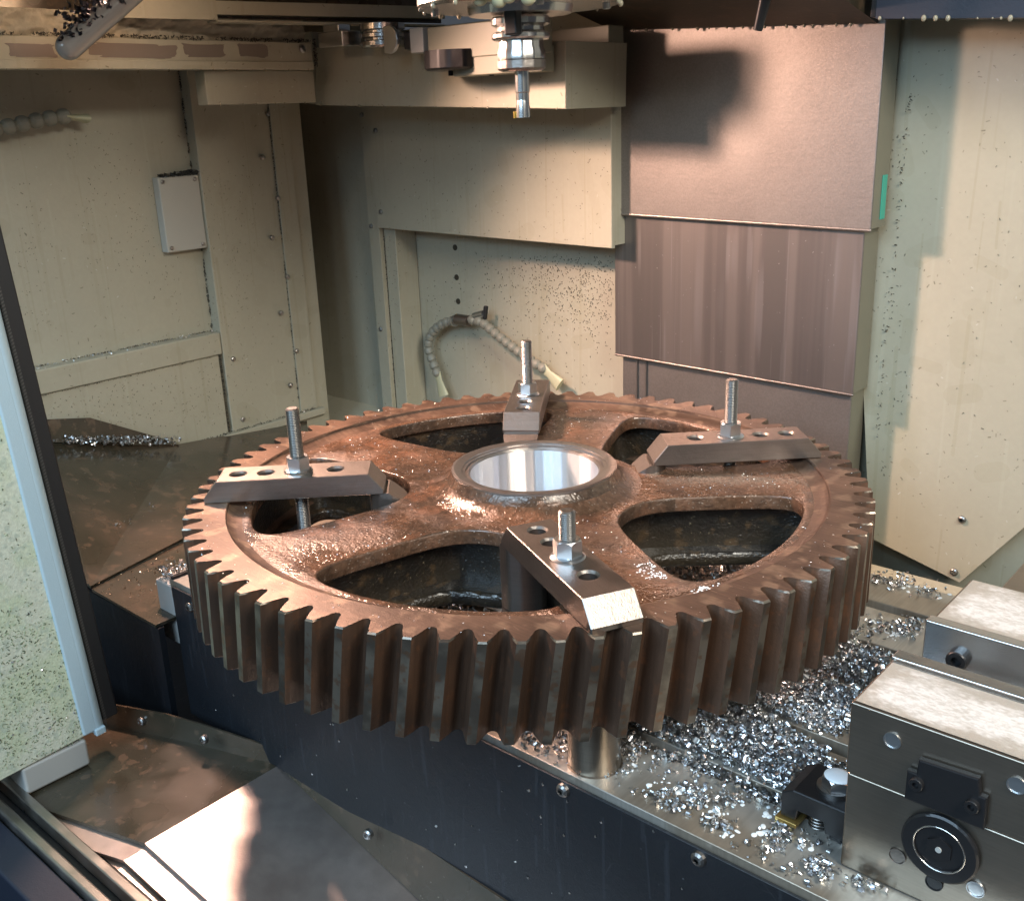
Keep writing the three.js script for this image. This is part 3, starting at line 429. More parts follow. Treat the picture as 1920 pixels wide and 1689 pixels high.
// ------------------------------------------------------------------ telescopic way cover
const wc = thing('way_cover', 'brown steel telescopic cover of stepped plates on the column behind the gear', 'way cover', V(-0.09, 0.3, -0.66));
function coverStep(name, z, L0, R0, yTL, yBL, yBR, m, label) {
  const depth = -z - 0.672 < 0 ? Math.max(0.03, 0.672 + z) : 0.03;
  const s = new THREE.Shape([[L0, yBL], [R0, yBR], [R0, yTL], [L0, yTL]].map((p) => new THREE.Vector2(...p)));
  const p = part(wc, name, new THREE.ExtrudeGeometry(s, { depth: 0.002, bevelEnabled: true, bevelSize: 0.001, bevelThickness: 0.001, bevelSegments: 2, bevelOffset: -0.001 }).translate(0, 0, z - 0.003), m, label);
  part(p, 'side', box(R0 - 0.003, R0, yBR + 0.002, yTL, z - 0.052, z - 0.0035, 0), M.coverEdge); part(p, 'side', box(L0, L0 + 0.003, yBL + 0.002, yTL, z - 0.04, z - 0.0035, 0), M.coverEdge);
  const a = V(L0 - 0.001, yBL, z - 0.001), b = V(R0 + 0.001, yBR, z - 0.001), d = b.clone().sub(a);
  const lip = partAt(p, 'lip', boxUV(new THREE.CapsuleGeometry(0.0024, d.length() - 0.004, 4, 10)), m, a.clone().add(b).multiplyScalar(0.5), d); return p;
}
const q1 = onZ(1146, 400, -0.612), q2 = onZ(1625, 432, -0.612), q3 = onZ(1157, 665, -0.622), q4 = onZ(1592, 740, -0.622);
const st1 = coverStep('cover_plate', -0.612, q1.x, q2.x + 0.006, 0.73, q1.y, q2.y, M.cover, 'topmost bronze tinted cover plate');
const st2 = coverStep('cover_plate', -0.622, q3.x - 0.004, q4.x + 0.006, 0.42, q3.y, q4.y, M.streak, 'middle cover plate streaked with dried coolant');
const st3 = coverStep('cover_plate', -0.632, q3.x + 0.006, q4.x, 0.16, -0.25, -0.25, M.cover, 'lowest cover plate behind the gear');
for (const px of [1196, 1213]) { const a = onZ(px, 690, -0.631); part(st3, 'rib', box(a.x - 0.001, a.x + 0.001, -0.2, a.y + 0.02, -0.632, -0.6285, 0.0004), M.stud); }
{ const a = onX(1648, 330, q2.x + 0.0075), b = onX(1650, 412, q2.x + 0.0075), z = (a.z + b.z) / 2; part(st1, 'green_tag', box(q2.x + 0.0061, q2.x + 0.0075, b.y, a.y, -0.657, -0.641, 0.0004), M.green, 'small green sticker'); }

// ------------------------------------------------------------------ upper machinery
const head = thing('spindle_head', 'dark oily spindle head casting with a round chrome nose', 'spindle head', V(-0.09, 0.7, -0.3));
{ const a = onZ(1146, 56, -0.605), b = onZ(1645, 43, -0.605); const s = new THREE.Shape([[a.x, a.y], [b.x, b.y], [b.x, 0.98], [a.x, 0.98]].map((p) => new THREE.Vector2(...p)));
  part(head, 'casting', new THREE.ExtrudeGeometry(s, { depth: 0.3, bevelEnabled: true, bevelSize: 0.003, bevelThickness: 0.003, bevelSegments: 2, bevelOffset: -0.003 }).translate(0, 0, -0.605), M.headDark);
  { const g = head.children[0].geometry.attributes.position; for (let i = 0; i < g.count; i++) { const wy = g.getY(i) + 0.7, wz = g.getZ(i) - 0.3; if (wy < 0.8) g.setY(i, g.getY(i) + 0.07 * (wz + 0.605) / 0.3); } head.children[0].geometry.computeVertexNormals(); }
  part(head, 'front_casting', box(-0.24, 0.06, 0.735, 0.98, -0.3, 0.0, 0.004), M.headDark);
  const nose = part(head, 'nose', lathe([[0.0001, 0.676], [0.06, 0.676], [0.062, 0.684], [0.115, 0.684], [0.119, 0.688], [0.12, 0.73], [0.124, 0.735], [0.124, 0.76]].reverse(), 72).translate(-0.09, 0, -0.12), M.holder, 'round ground steel spindle nose');
  const jt = boxUV(new THREE.SphereGeometry(0.0085, 14, 10)); for (let i = 0; i < 6; i++) partAt(nose, 'coolant_nozzle', jt, M.hoseTip, V(-0.06 + i * 0.011, 0.687 + 0.004 * Math.sin(i * 2.1), -0.02 - i * 0.003));
  const bt = boxUV(lathe([[0.0001, 0.006], [0.004, 0.006], [0.0045, 0.005], [0.0045, 0]].reverse(), 12)); for (const [x, z] of [[-0.17, -0.06], [-0.17, -0.18], [-0.01, -0.18], [-0.01, -0.06]]) partAt(nose, 'bolt', bt, M.stud, V(x, 0.684, z), V(0, -1, 0));
  const nz = partAt(head, 'nozzle', boxUV(cyl(0.006, 0.009, -0.03, 0.03)), M.blackSteel, onZ(1432, 10, -0.42), V(0.3, 1, 0.1)); nz.userData.label = 'short black coolant nozzle'; }
const tool = thing('tool_holder', 'ground steel tool holder with an indexable end mill in the spindle', 'tool holder', V(-0.09, 0.565, -0.12));
{ const g = (pts, n = 48) => toCreasedNormals(clean(lathe(pts.reverse(), n).translate(-0.09, 0, -0.12)), 0.5);
  part(tool, 'flange', g([[0.0001, 0.648], [0.026, 0.648], [0.033, 0.649], [0.0345, 0.651], [0.0345, 0.655], [0.031, 0.657], [0.028, 0.6585], [0.028, 0.6625], [0.031, 0.664], [0.0345, 0.6655], [0.0345, 0.6715], [0.033, 0.674], [0.022, 0.675]]), M.holder);
  part(tool, 'chuck_body', g([[0.0001, 0.614], [0.024, 0.614], [0.027, 0.617], [0.0275, 0.625], [0.0265, 0.6262], [0.0285, 0.6275], [0.0285, 0.636], [0.0265, 0.641], [0.0265, 0.648]]), M.holder);
  part(tool, 'chuck_ring', g([[0.0272, 0.6155], [0.0288, 0.6175], [0.0288, 0.626], [0.0272, 0.627]]), M.darkSteel);
  part(tool, 'drive_key', box(-0.07 - 0.009, -0.07 + 0.009, 0.652, 0.678, -0.0895, -0.078, 0.002), M.blackSteel);
  part(tool, 'shank', g([[0.0001, 0.582], [0.0078, 0.582], [0.0078, 0.59], [0.0086, 0.591], [0.0086, 0.615]], 32), M.bright);
  const cut = part(tool, 'cutter_head', g([[0.0001, 0.562], [0.0088, 0.562], [0.0088, 0.568], [0.0074, 0.582], [0.0001, 0.582]], 32), M.bright);
  part(cut, 'insert', box(-0.0985, -0.0965, 0.5615, 0.569, -0.1145, -0.1115, 0.0004), M.insert, 'golden carbide insert'); }
const ZA = -0.42, atc = thing('tool_changer_cover', 'khaki painted box cover of the tool changer on the back wall', 'cover', V(-0.5, 0.6, ZA));
{ const P = [[592, 196], [1060, 203], [1060, 78], [592, 90]].map(([x, y]) => { const q = onZ(x, y, ZA); return new THREE.Vector2(q.x, q.y); });
  part(atc, 'box', new THREE.ExtrudeGeometry(new THREE.Shape(P), { depth: 0.155, bevelEnabled: true, bevelSize: 0.001, bevelThickness: 0.001, bevelSegments: 1 }).translate(0, 0, ZA - 0.156), M.paint);
  part(atc, 'end_strip', box(P[0].x - 0.03, P[0].x - 0.002, P[0].y + 0.002, 0.72, ZA - 0.1, ZA - 0.006, 0.001), M.paint); }
const arm = thing('tool_change_arm', 'khaki steel tool changer arm with a copper coloured gripper at its end', 'changer arm', V(-0.4, 0.66, -0.36));
{ const Z = -0.36, b = (x0, yT, x1, yB, d0, d1, r) => { const a = onZ(x0, yT, Z), c = onZ(x1, yB, Z); return box(a.x, c.x, c.y, a.y, Z + d0, Z + d1, r); };
  part(arm, 'arm_plate', b(800, 52, 1004, 98, -0.04, 0.0, 0.002), M.arm); { const a = onZ(1000, 60, -0.53), c = onZ(1142, 98, -0.53); part(arm, 'arm_plate', box(a.x, c.x, c.y, a.y, -0.57, -0.53, 0.002), M.arm); } part(arm, 'arm_hub', b(845, 97, 1000, 134, -0.05, -0.002, 0.002), M.arm);
  part(arm, 'drum', lathe([[0.0001, 0.633], [0.046, 0.633], [0.05, 0.636], [0.05, 0.662], [0.0001, 0.662]].reverse(), 48).translate(-0.445, 0, -0.375), M.blackSteel, 'dark round drum under the arm');
  part(arm, 'block', b(770, 53, 798, 98, -0.035, 0.004, 0.002), M.grey); part(arm, 'gripper', b(605, 62, 653, 86, -0.03, 0.012, 0.0015), M.bright, 'square gripper block'); part(arm, 'gripper_finger', b(610, 48, 640, 62, -0.02, 0.006, 0.001), M.bright);
  const rg = onZ(692, 68, Z); part(arm, 'pot_ring', toCreasedNormals(clean(lathe([[0.001, -0.017], [0.036, -0.017], [0.038, -0.014], [0.038, -0.008], [0.032, -0.006], [0.032, -0.003], [0.038, -0.001], [0.038, 0.004], [0.032, 0.006], [0.032, 0.009], [0.038, 0.011], [0.038, 0.02], [0.001, 0.02]].reverse(), 48).translate(rg.x, rg.y, Z - 0.03)), 0.5), M.holder, 'ringed steel tool pot');
  const hm = onZ(742, 74, Z), sh = new THREE.Shape(); sh.moveTo(-0.016, 0.019); sh.lineTo(-0.016, -0.019); sh.absarc(-0.006, 0, 0.0205, -Math.PI / 2, Math.PI / 2, false); part(arm, 'half_round_plate', new THREE.ExtrudeGeometry(sh, { depth: 0.005, bevelEnabled: true, bevelSize: 0.0008, bevelThickness: 0.0008, bevelSegments: 1 }).translate(hm.x, hm.y, Z + 0.006), M.zinc);
  part(arm, 'pivot', b(757, 60, 771, 92, -0.02, 0.002, 0.002), M.blackSteel); const bt = boxUV(cyl(0.004, 0.004, -0.004, 0.004)); for (const [x, y] of [[845, 137], [892, 137], [922, 137]]) partAt(arm, 'bolt', bt, M.blackSteel, onZ(x, y, Z - 0.02)); }
const beam = thing('lamp_side_beam', 'khaki beam with a dark channel lit hard by the work lamp', 'beam', V(-0.7, 0.73, -0.3));
{ const y = 0.722, a = onY(225, 33, y), b = onY(408, 37, y), c = onY(835, 46, y), back = (p) => V(p.x - 0.06, p.y, p.z - 0.02);
  const up = (p, h) => V(p.x, p.y + h, p.z);
  part(beam, 'end_panel', sheet([a, b, up(b, 0.12), up(a, 0.12)], 0.004), M.paint); const in1 = V(b.x - 0.02, b.y + 0.004, b.z - 0.01), in2 = V(c.x - 0.02, c.y + 0.004, c.z - 0.01);
  part(beam, 'channel', sheet([in1, in2, up(in2, 0.1), up(in1, 0.1)], 0.004), M.oil, 'dark brown oily channel'); part(beam, 'lower_lip', sheet([V(b.x - 0.03, y, b.z), V(c.x - 0.03, y, c.z), c, b].reverse(), 0.003), M.paint); const u1 = up(b, 0.028), u2 = up(c, 0.03);
  part(beam, 'upper_lip', sheet([V(b.x - 0.03, u1.y, b.z), V(c.x - 0.03, u2.y, c.z), u2, u1].reverse(), 0.02), M.paint); }
const header = thing('door_header', 'khaki header rail with worn brown patches above the side wall', 'header', V(-0.82, 0.67, 0));
{ const X = -0.8, yb = 0.651, zE = onX(588, 130, X).z; part(header, 'rail', box(X - 0.03, X, yb, 0.6965, zE, 0.75, 0.002), M.paint); part(header, 'lower_flange', box(X - 0.0005, X + 0.004, yb, 0.664, zE + 0.002, 0.75, 0.001), M.paint);
  for (const [x0, x1] of [[10, 105], [175, 325], [340, 425], [445, 500]]) { const a = onX(x0, 80, X + 0.001), b = onX(x1, 108, X + 0.001); const s = blob(Math.min(a.z, b.z), Math.max(a.z, b.z), -a.y, -b.y, 70, 0.7, x0).map((p) => V(X + 0.0006, p.y, p.x)); part(header, 'worn_patch', sheet(s, 0.0004), M.patch, 'worn brown patch'); }
  part(header, 'drop_box', box(X - 0.05, X - 0.02, 0.596, 0.6505, onX(590, 160, X - 0.02).z, onX(385, 160, X - 0.02).z, 0.002), M.paint); screwAt(header, onX(566, 92, X + 0.0005), V(1, 0, 0), M.stud, 1.4);
  part(header, 'top_backing', box(X - 0.06, X - 0.04, 0.69, 0.9, zE, 0.75, 0), M.oil); }
{ // splashed sludge above the header
  const g = new THREE.PlaneGeometry(1.1, 0.035, 240, 12), p = g.attributes.position; for (let i = 0; i < p.count; i++) { const u = p.getX(i) / 1.1 + 0.5, v = p.getY(i) / 0.035 + 0.5; p.setZ(i, 0.024 * fbm(u, v * 0.06, 60, 3, 301)); p.setY(i, p.getY(i) - 0.004 * vn(u, 0, 90, 305) * (v < 0.1 ? 1 : 0)); } g.computeVertexNormals(); g.rotateY(Math.PI / 2).translate(-0.825, 0.716, 0.18);
  const o = solo('sludge_band', 'lumpy tan sludge caked above the header rail', 'sludge', g, M.foam, V(-0.825, 0.7, 0)); o.userData.kind = 'stuff'; }
const rb = thing('front_right_header', 'dark navy header rail at the top beside the cream panel', 'header', V(0.4, 0.68, -0.55));
{ const a = onZ(1642, 35, -0.55), b = onZ(2300, 30, -0.55); part(rb, 'rail', sheet([V(a.x, a.y, -0.55), V(b.x, b.y, -0.55), V(b.x, 0.95, -0.55), V(a.x, 0.95, -0.55)], 0.05), M.navy); part(rb, 'end_cap', box(a.x - 0.008, a.x - 0.001, a.y + 0.002, 0.95, -0.6, -0.552, 0.001), M.blackSteel); }
// work lamp, just above the frame
const lamp = thing('work_lamp', 'warm work lamp bulb in a reflector at the cabinet ceiling', 'lamp', LAMP.clone());
{ const e = new THREE.MeshStandardMaterial({ color: 0xffffff, emissive: new THREE.Color().setRGB(1, 0.62, 0.34), emissiveIntensity: 13, roughness: 0.4 }); partAt(lamp, 'bulb', boxUV(new THREE.SphereGeometry(0.022, 20, 14)), e, LAMP); part(lamp, 'reflector', lathe([[0.03, 0.84], [0.055, 0.81], [0.056, 0.812], [0.03, 0.845]], 32).translate(LAMP.x, 0, LAMP.z), M.grey); part(lamp, 'stem', cyl(0.008, 0.008, 0.842, 1.02, LAMP.x, LAMP.z, 12), M.grey); }
// glossy pipe in the upper corner
const pipeA = onX(262, -30, -0.62), pipeB = onX(128, 88, -0.66), pipe = thing('coolant_pipe', 'slanting glossy coolant pipe with black swarf stuck to it', 'pipe', pipeB);
{ const d = pipeA.clone().sub(pipeB), L = d.length(); partAt(pipe, 'tube', boxUV(new THREE.CapsuleGeometry(0.017, L, 8, 24)), mat({ color: [0.3, 0.28, 0.26], rough: 0.14, coat: 1, coatRough: 0.05 }), pipeA.clone().add(pipeB).multiplyScalar(0.5), d); }

// ------------------------------------------------------------------ coolant hoses
function hose(name, label, pts, z, r, tipTo, group) {
  const o = thing(name, label, 'hose', pts[0].clone(), group); const ball = boxUV(lathe([[r * 0.55, -r * 0.95], [r * 0.98, -r * 0.45], [r * 1.05, 0], [r * 0.95, r * 0.5], [r * 0.62, r * 0.9], [r * 0.55, r * 1.1]].reverse(), 18));
  const cv = new THREE.CatmullRomCurve3(pts), L = cv.getLength(), n = Math.round(L / (r * 1.75)); for (let i = 0; i <= n; i++) { const p = cv.getPointAt(i / n), t = cv.getTangentAt(i / n); partAt(o, 'segment', ball, M.hose, p, t.negate()); }
  const a = pts[pts.length - 1], d = tipTo.clone().sub(a), g = boxUV(toCreasedNormals(clean(lathe([[r * 0.9, 0], [r * 0.75, d.length() * 0.25], [r * 0.7, d.length() * 0.35], [r * 1.25, d.length()], [0.0005, d.length()]].reverse(), 18)), 0.5)); const tip = partAt(o, 'nozzle', g, M.hoseTip, a, d); tip.scale.z = 0.5; tip.scale.x = 1.25; return o;
}
const hz = (x, y, z = -0.63) => onZ(x, y, z);
hose('coolant_hose', 'grey beaded coolant hose bending down beside the column, left of its fitting', [hz(858, 600), hz(832, 606), hz(809, 626), hz(803, 650), hz(810, 675), hz(819, 698)], 0, 0.0098, hz(832, 742), 'beaded coolant hoses');
hose('coolant_hose', 'grey beaded coolant hose running down behind the back clamp stud', [hz(886, 600), hz(904, 605), hz(925, 622), hz(955, 646), hz(990, 672), hz(1018, 690)], 0, 0.0098, hz(1050, 722), 'beaded coolant hoses');
{ const f = thing('hose_fitting', 'dark metal tee fitting joining the two beaded hoses on the wall', 'fitting', hz(870, 600)); partAt(f, 'body', boxUV(cyl(0.0115, 0.0115, -0.018, 0.018, 0, 0, 20)), M.darkSteel, hz(868, 600), V(1, 0, 0)); partAt(f, 'collar', boxUV(cyl(0.0125, 0.0125, -0.002, 0.002, 0, 0, 20)), M.zinc, hz(853, 601), V(1, 0, 0)); partAt(f, 'valve', boxUV(cyl(0.007, 0.007, -0.014, 0.014, 0, 0, 16)), M.zinc, hz(898, 590), V(1, 0.3, 0)); partAt(f, 'lever', boxUV(box(-0.004, 0.004, -0.014, 0.014, -0.004, 0.004, 0.002)), M.rubber, hz(910, 586), V(0.2, 1, 0)); partAt(f, 'elbow', boxUV(cyl(0.008, 0.008, -0.018, 0.018, 0, 0, 16)), M.darkSteel, hz(878, 602, -0.645), V(0, 0, 1)); }
const hl = (x, y) => onX(x, y, -0.985);
hose('coolant_hose', 'dim beaded hose with a flat nozzle under the header rail', [hl(-40, 246), hl(0, 240), hl(40, 232), hl(90, 222), hl(118, 218)], 0, 0.0125, hl(160, 222));

// ------------------------------------------------------------------ sliding door at the left
const door = thing('added_light_blocker', 'pale green sliding door end splashed with swarf, black seal behind its edge', 'door', V(-0.45, -0.155, 0.45));
const DX = -0.4; const dz = onX(198, 1365, DX).z, dyb = onX(198, 1365, DX).y;
part(door, 'panel', box(DX - 0.06, DX, dyb, 1.0, dz + 0.018, 0.75, 0.002), M.door, 'pale green dirty door end');
part(door, 'edge', merge([cyl(0.011, 0.011, dyb, 1.0, DX - 0.008, dz + 0.011, 20), box(DX - 0.012, DX + 0.003, dyb + 0.001, 1.0, dz + 0.011, dz + 0.03, 0.003)]), M.doorEdge, 'rounded pale blue grey door edge');
{ const g = box(DX - 0.03, DX - 0.004, dyb + 0.004, 1.0, dz - 0.022, dz - 0.001, 0.003); part(door, 'seal', g, M.seal, 'black woven rubber seal strip'); }
part(door, 'foot_hook', box(DX - 0.004, DX + 0.006, dyb - 0.006, dyb + 0.004, dz + 0.002, dz + 0.016, 0.002), M.doorEdge);
door.rotation.x = 0.05;
solo('door_bracket', 'light grey bracket block under the sliding door', 'bracket', [box(-0.5, -0.4, -0.198, dyb - 0.002, 0.4, 0.482, 0.004)], M.grey, V(-0.45, -0.198, 0.44));

// ------------------------------------------------------------------ left covers and chip tray
const lc = thing('left_way_cover', 'dark wet folded sheet cover left of the table', 'cover', V(-0.75, -0.05, 0.1));
{ const a = V(-0.585, -0.05, 0.28), b = V(-0.635, -0.05, 0.09), c = V(-0.69, -0.05, -0.2), w0 = V(-1.0, -0.035, -0.2), w1 = V(-1.0, -0.018, -0.12), w2 = V(-0.99, 0.028, 0.05), w3 = V(-0.99, 0.036, 0.3), f = onX(336, 830, -1.0);
  part(lc, 'top_sheet', sheet([a, b, onX(336, 832, -0.99), onX(90, 828, -0.99), V(-1.0, 0.02, 0.28)], 0.004), M.oil); part(lc, 'rear_sheet', sheet([b, c, V(-0.99, -0.05, -0.42), onX(336, 832, -0.99)], 0.004), M.oil);
  part(lc, 'upper_sheet', sheet([onX(336, 831, -0.985), onX(168, 783, -0.99), onX(60, 787, -0.985), onX(60, 829, -0.978)], 0.004), M.oil);
  part(lc, 'lower_sheet', sheet([a.clone().add(V(0.002, -0.004, 0)), V(-0.413, -0.056, 0.28), V(-0.413, -0.056, -0.3), c.clone().add(V(0, -0.006, 0)), b.clone().add(V(0.002, -0.006, 0))], 0.004), M.oil);
  part(lc, 'front_sheet', box(-1.0, -0.41, -0.24, -0.0615, 0.27, 0.2785, 0), M.black); }
const tray = structure('chip_tray', 'brown steel chip tray with a fold and a sloping chute in front of the table', V(-0.3, -0.2, 0.4));
const TY = -0.2, chute = (x) => TY - (x + 0.21) * 0.17, onChute = (px, py, dy = 0) => { const d = rayOf(px, py), t = (TY - 0.0357 + dy - EYE.y - 0.17 * EYE.x) / (d.y + 0.17 * d.x); return EYE.clone().addScaledVector(d, t); };
{ const X0 = -0.9, F = -0.211; const s1a = onY(40, 1503, TY), s1b = onY(273, 1583, TY), s1c = onChute(390, 1689), s1d = s1c.clone().add(s1c.clone().sub(onChute(273, 1583)));
  part(tray, 'flat_sheet', sheet([V(X0, TY, s1a.z), V(s1a.x, TY, s1a.z), V(F, TY, s1b.z), V(F, TY, 0.245), V(-0.324, TY, 0.285), V(-0.47, TY, 0.34), V(X0, TY, 0.345)], 0.005), M.oil);
  const E = 0.35; part(tray, 'chute_sheet', sheet([V(F, TY, 0.245), V(F, TY, s1b.z), V(s1c.x, chute(s1c.x), s1c.z), V(E, chute(E), 0.6), V(E, chute(E), 0.245)], 0.005), M.tray);
  const s2a = onY(139, 1583, TY - 0.006), s2b = onY(234, 1616, TY - 0.006), s2c = onChute(313, 1689, -0.006); const dn = (v, h) => V(v.x, v.y - h, v.z);
  part(tray, 'step_sheet', sheet([V(X0, TY - 0.006, s2a.z), V(s2a.x, TY - 0.006, s2a.z), V(F, TY - 0.006, s2b.z), V(F, TY - 0.006, 0.36), V(X0, TY - 0.006, 0.36)], 0.004), M.tray);
  part(tray, 'step_chute', sheet([V(F, TY - 0.006, 0.36), V(F, TY - 0.006, s2b.z), V(s2c.x, chute(s2c.x) - 0.006, s2c.z), V(E, chute(E) - 0.006, 0.62), V(E, chute(E) - 0.006, 0.36)], 0.004), M.tray);
  part(tray, 'under_sheet', sheet([V(X0, TY - 0.013, 0.5), V(F, TY - 0.013, 0.5), V(F, TY - 0.013, 0.36), V(X0, TY - 0.013, 0.36)], 0.004), M.tray); part(tray, 'under_chute', sheet([V(F, TY - 0.013, 0.36), V(F, TY - 0.013, 0.5), V(E, chute(E) - 0.013, 0.64), V(E, chute(E) - 0.013, 0.36)], 0.004), M.tray);
  const bp = [V(-0.9, TY, 0.352), V(-0.47, TY, 0.342), V(-0.379, TY, 0.307), V(-0.324, TY, 0.287), V(-0.213, TY, 0.2505)], tp = [0.03, 0.032, 0.034, 0.03, 0.02];
  for (let i = 0; i + 1 < bp.length; i++) part(tray, 'upstand', sheet([bp[i], bp[i + 1], V(bp[i + 1].x, TY + tp[i + 1], bp[i + 1].z - 0.004), V(bp[i].x, TY + tp[i], bp[i].z - 0.004)], 0.003), M.oil);
  part(tray, 'flange', sheet([V(-0.213, TY, 0.2505), V(0.35, chute(0.35) + 0.003, 0.285), V(0.35, -0.185, 0.262), V(-0.213, -0.18, 0.2465)], 0.003), M.oil);
  for (const [x, y, z] of [[382, 1386, 0.3], [690, 1564, 0.273], [265, 1352, 0.32]]) screwAt(tray, onZ(x, y, z), V(0.2, 0.2, 1), M.stud, 1.2); }
const rails = thing('door_rail', 'pair of grey steel sill rails in front of the chip tray', 'rail', V(-0.3, -0.2, 0.49));
part(rails, 'inner_rail', box(-0.9, 0.4, -0.212, -0.192, 0.481, 0.4925, 0.002), M.steel); part(rails, 'outer_rail', box(-0.9, 0.4, -0.222, -0.196, 0.5045, 0.518, 0.004), M.steel); part(rails, 'rail_bed', box(-0.9, 0.4, -0.26, -0.2125, 0.47, 0.5185, 0), M.black);
solo('front_apron', 'dark navy front apron panel below the sill rails', 'panel', [box(-0.9, 0.4, -0.53, -0.205, 0.519, 0.56, 0.004)], M.navy, V(-0.3, -0.53, 0.54));

// ------------------------------------------------------------------ swarf, drops, foam
const chipGeo = (() => { const p = [], n = 5, R = 0.0022, w = 0.0016, q = (i, s, o) => { const a = -1.25 + 2.5 * i / n; return [Math.sin(a) * (R + o), Math.cos(a) * (R + o) - R, s * w + 0.0006 * Math.sin(a * 1.3)]; };
  const tri = (a, b, c) => p.push(...a, ...b, ...c); for (let i = 0; i < n; i++) for (const o of [0, 0.00025]) { const a = q(i, -1, o), b = q(i + 1, -1, o), c = q(i, 1, o), d = q(i + 1, 1, o); tri(a, b, c); tri(b, d, c); }
  const g = new THREE.BufferGeometry(); g.setAttribute('position', new THREE.Float32BufferAttribute(p, 3)); g.computeVertexNormals(); return boxUV(g); })();
function scatter(name, label, category, list, m, geo = chipGeo) {
  const o = new THREE.InstancedMesh(geo, m, list.length), d = new THREE.Object3D(); o.name = numbered(name); o.castShadow = o.receiveShadow = true; o.userData = { label, category, kind: 'stuff' };
  list.forEach((c, i) => { d.position.copy(c.p); if (c.n) { d.quaternion.setFromUnitVectors(V(0, 1, 0), c.n); d.rotateY(rnd() * 6.3); d.rotateX(rr(-c.tilt ?? 0, c.tilt ?? 0)); } else d.rotation.set(rnd() * 6.3, rnd() * 6.3, rnd() * 6.3); const s = c.s ?? rr(0.7, 1.3); Array.isArray(s) ? d.scale.set(...s) : d.scale.set(s, s, s * rr(0.6, 1.3)); d.updateMatrix(); o.setMatrixAt(i, d.matrix); o.setColorAt(i, c.c ?? new THREE.Color(1, 1, 1)); });
  scene.add(o); return o;
}
const project = (p) => { const d = p.clone().sub(EYE), z = d.dot(FWD); return [PW / 2 + FPX * d.dot(RGT) / z, PH / 2 - FPX * d.dot(UPV) / z]; };
const inside = (pt, poly) => { let r = false; for (let i = 0, j = poly.length - 1; i < poly.length; j = i++) { const [a, b] = poly[i], [c, d] = poly[j]; if ((b > pt[1]) !== (d > pt[1]) && pt[0] < (c - a) * (pt[1] - b) / (d - b) + a) r = !r; } return r; };
const inSlot = (z) => backs.some((b) => z > b && z < b + SLOT);
const shade = () => { const k = rr(0.45, 1.1); return new THREE.Color(k, k, k * rr(0.96, 1.05)); };
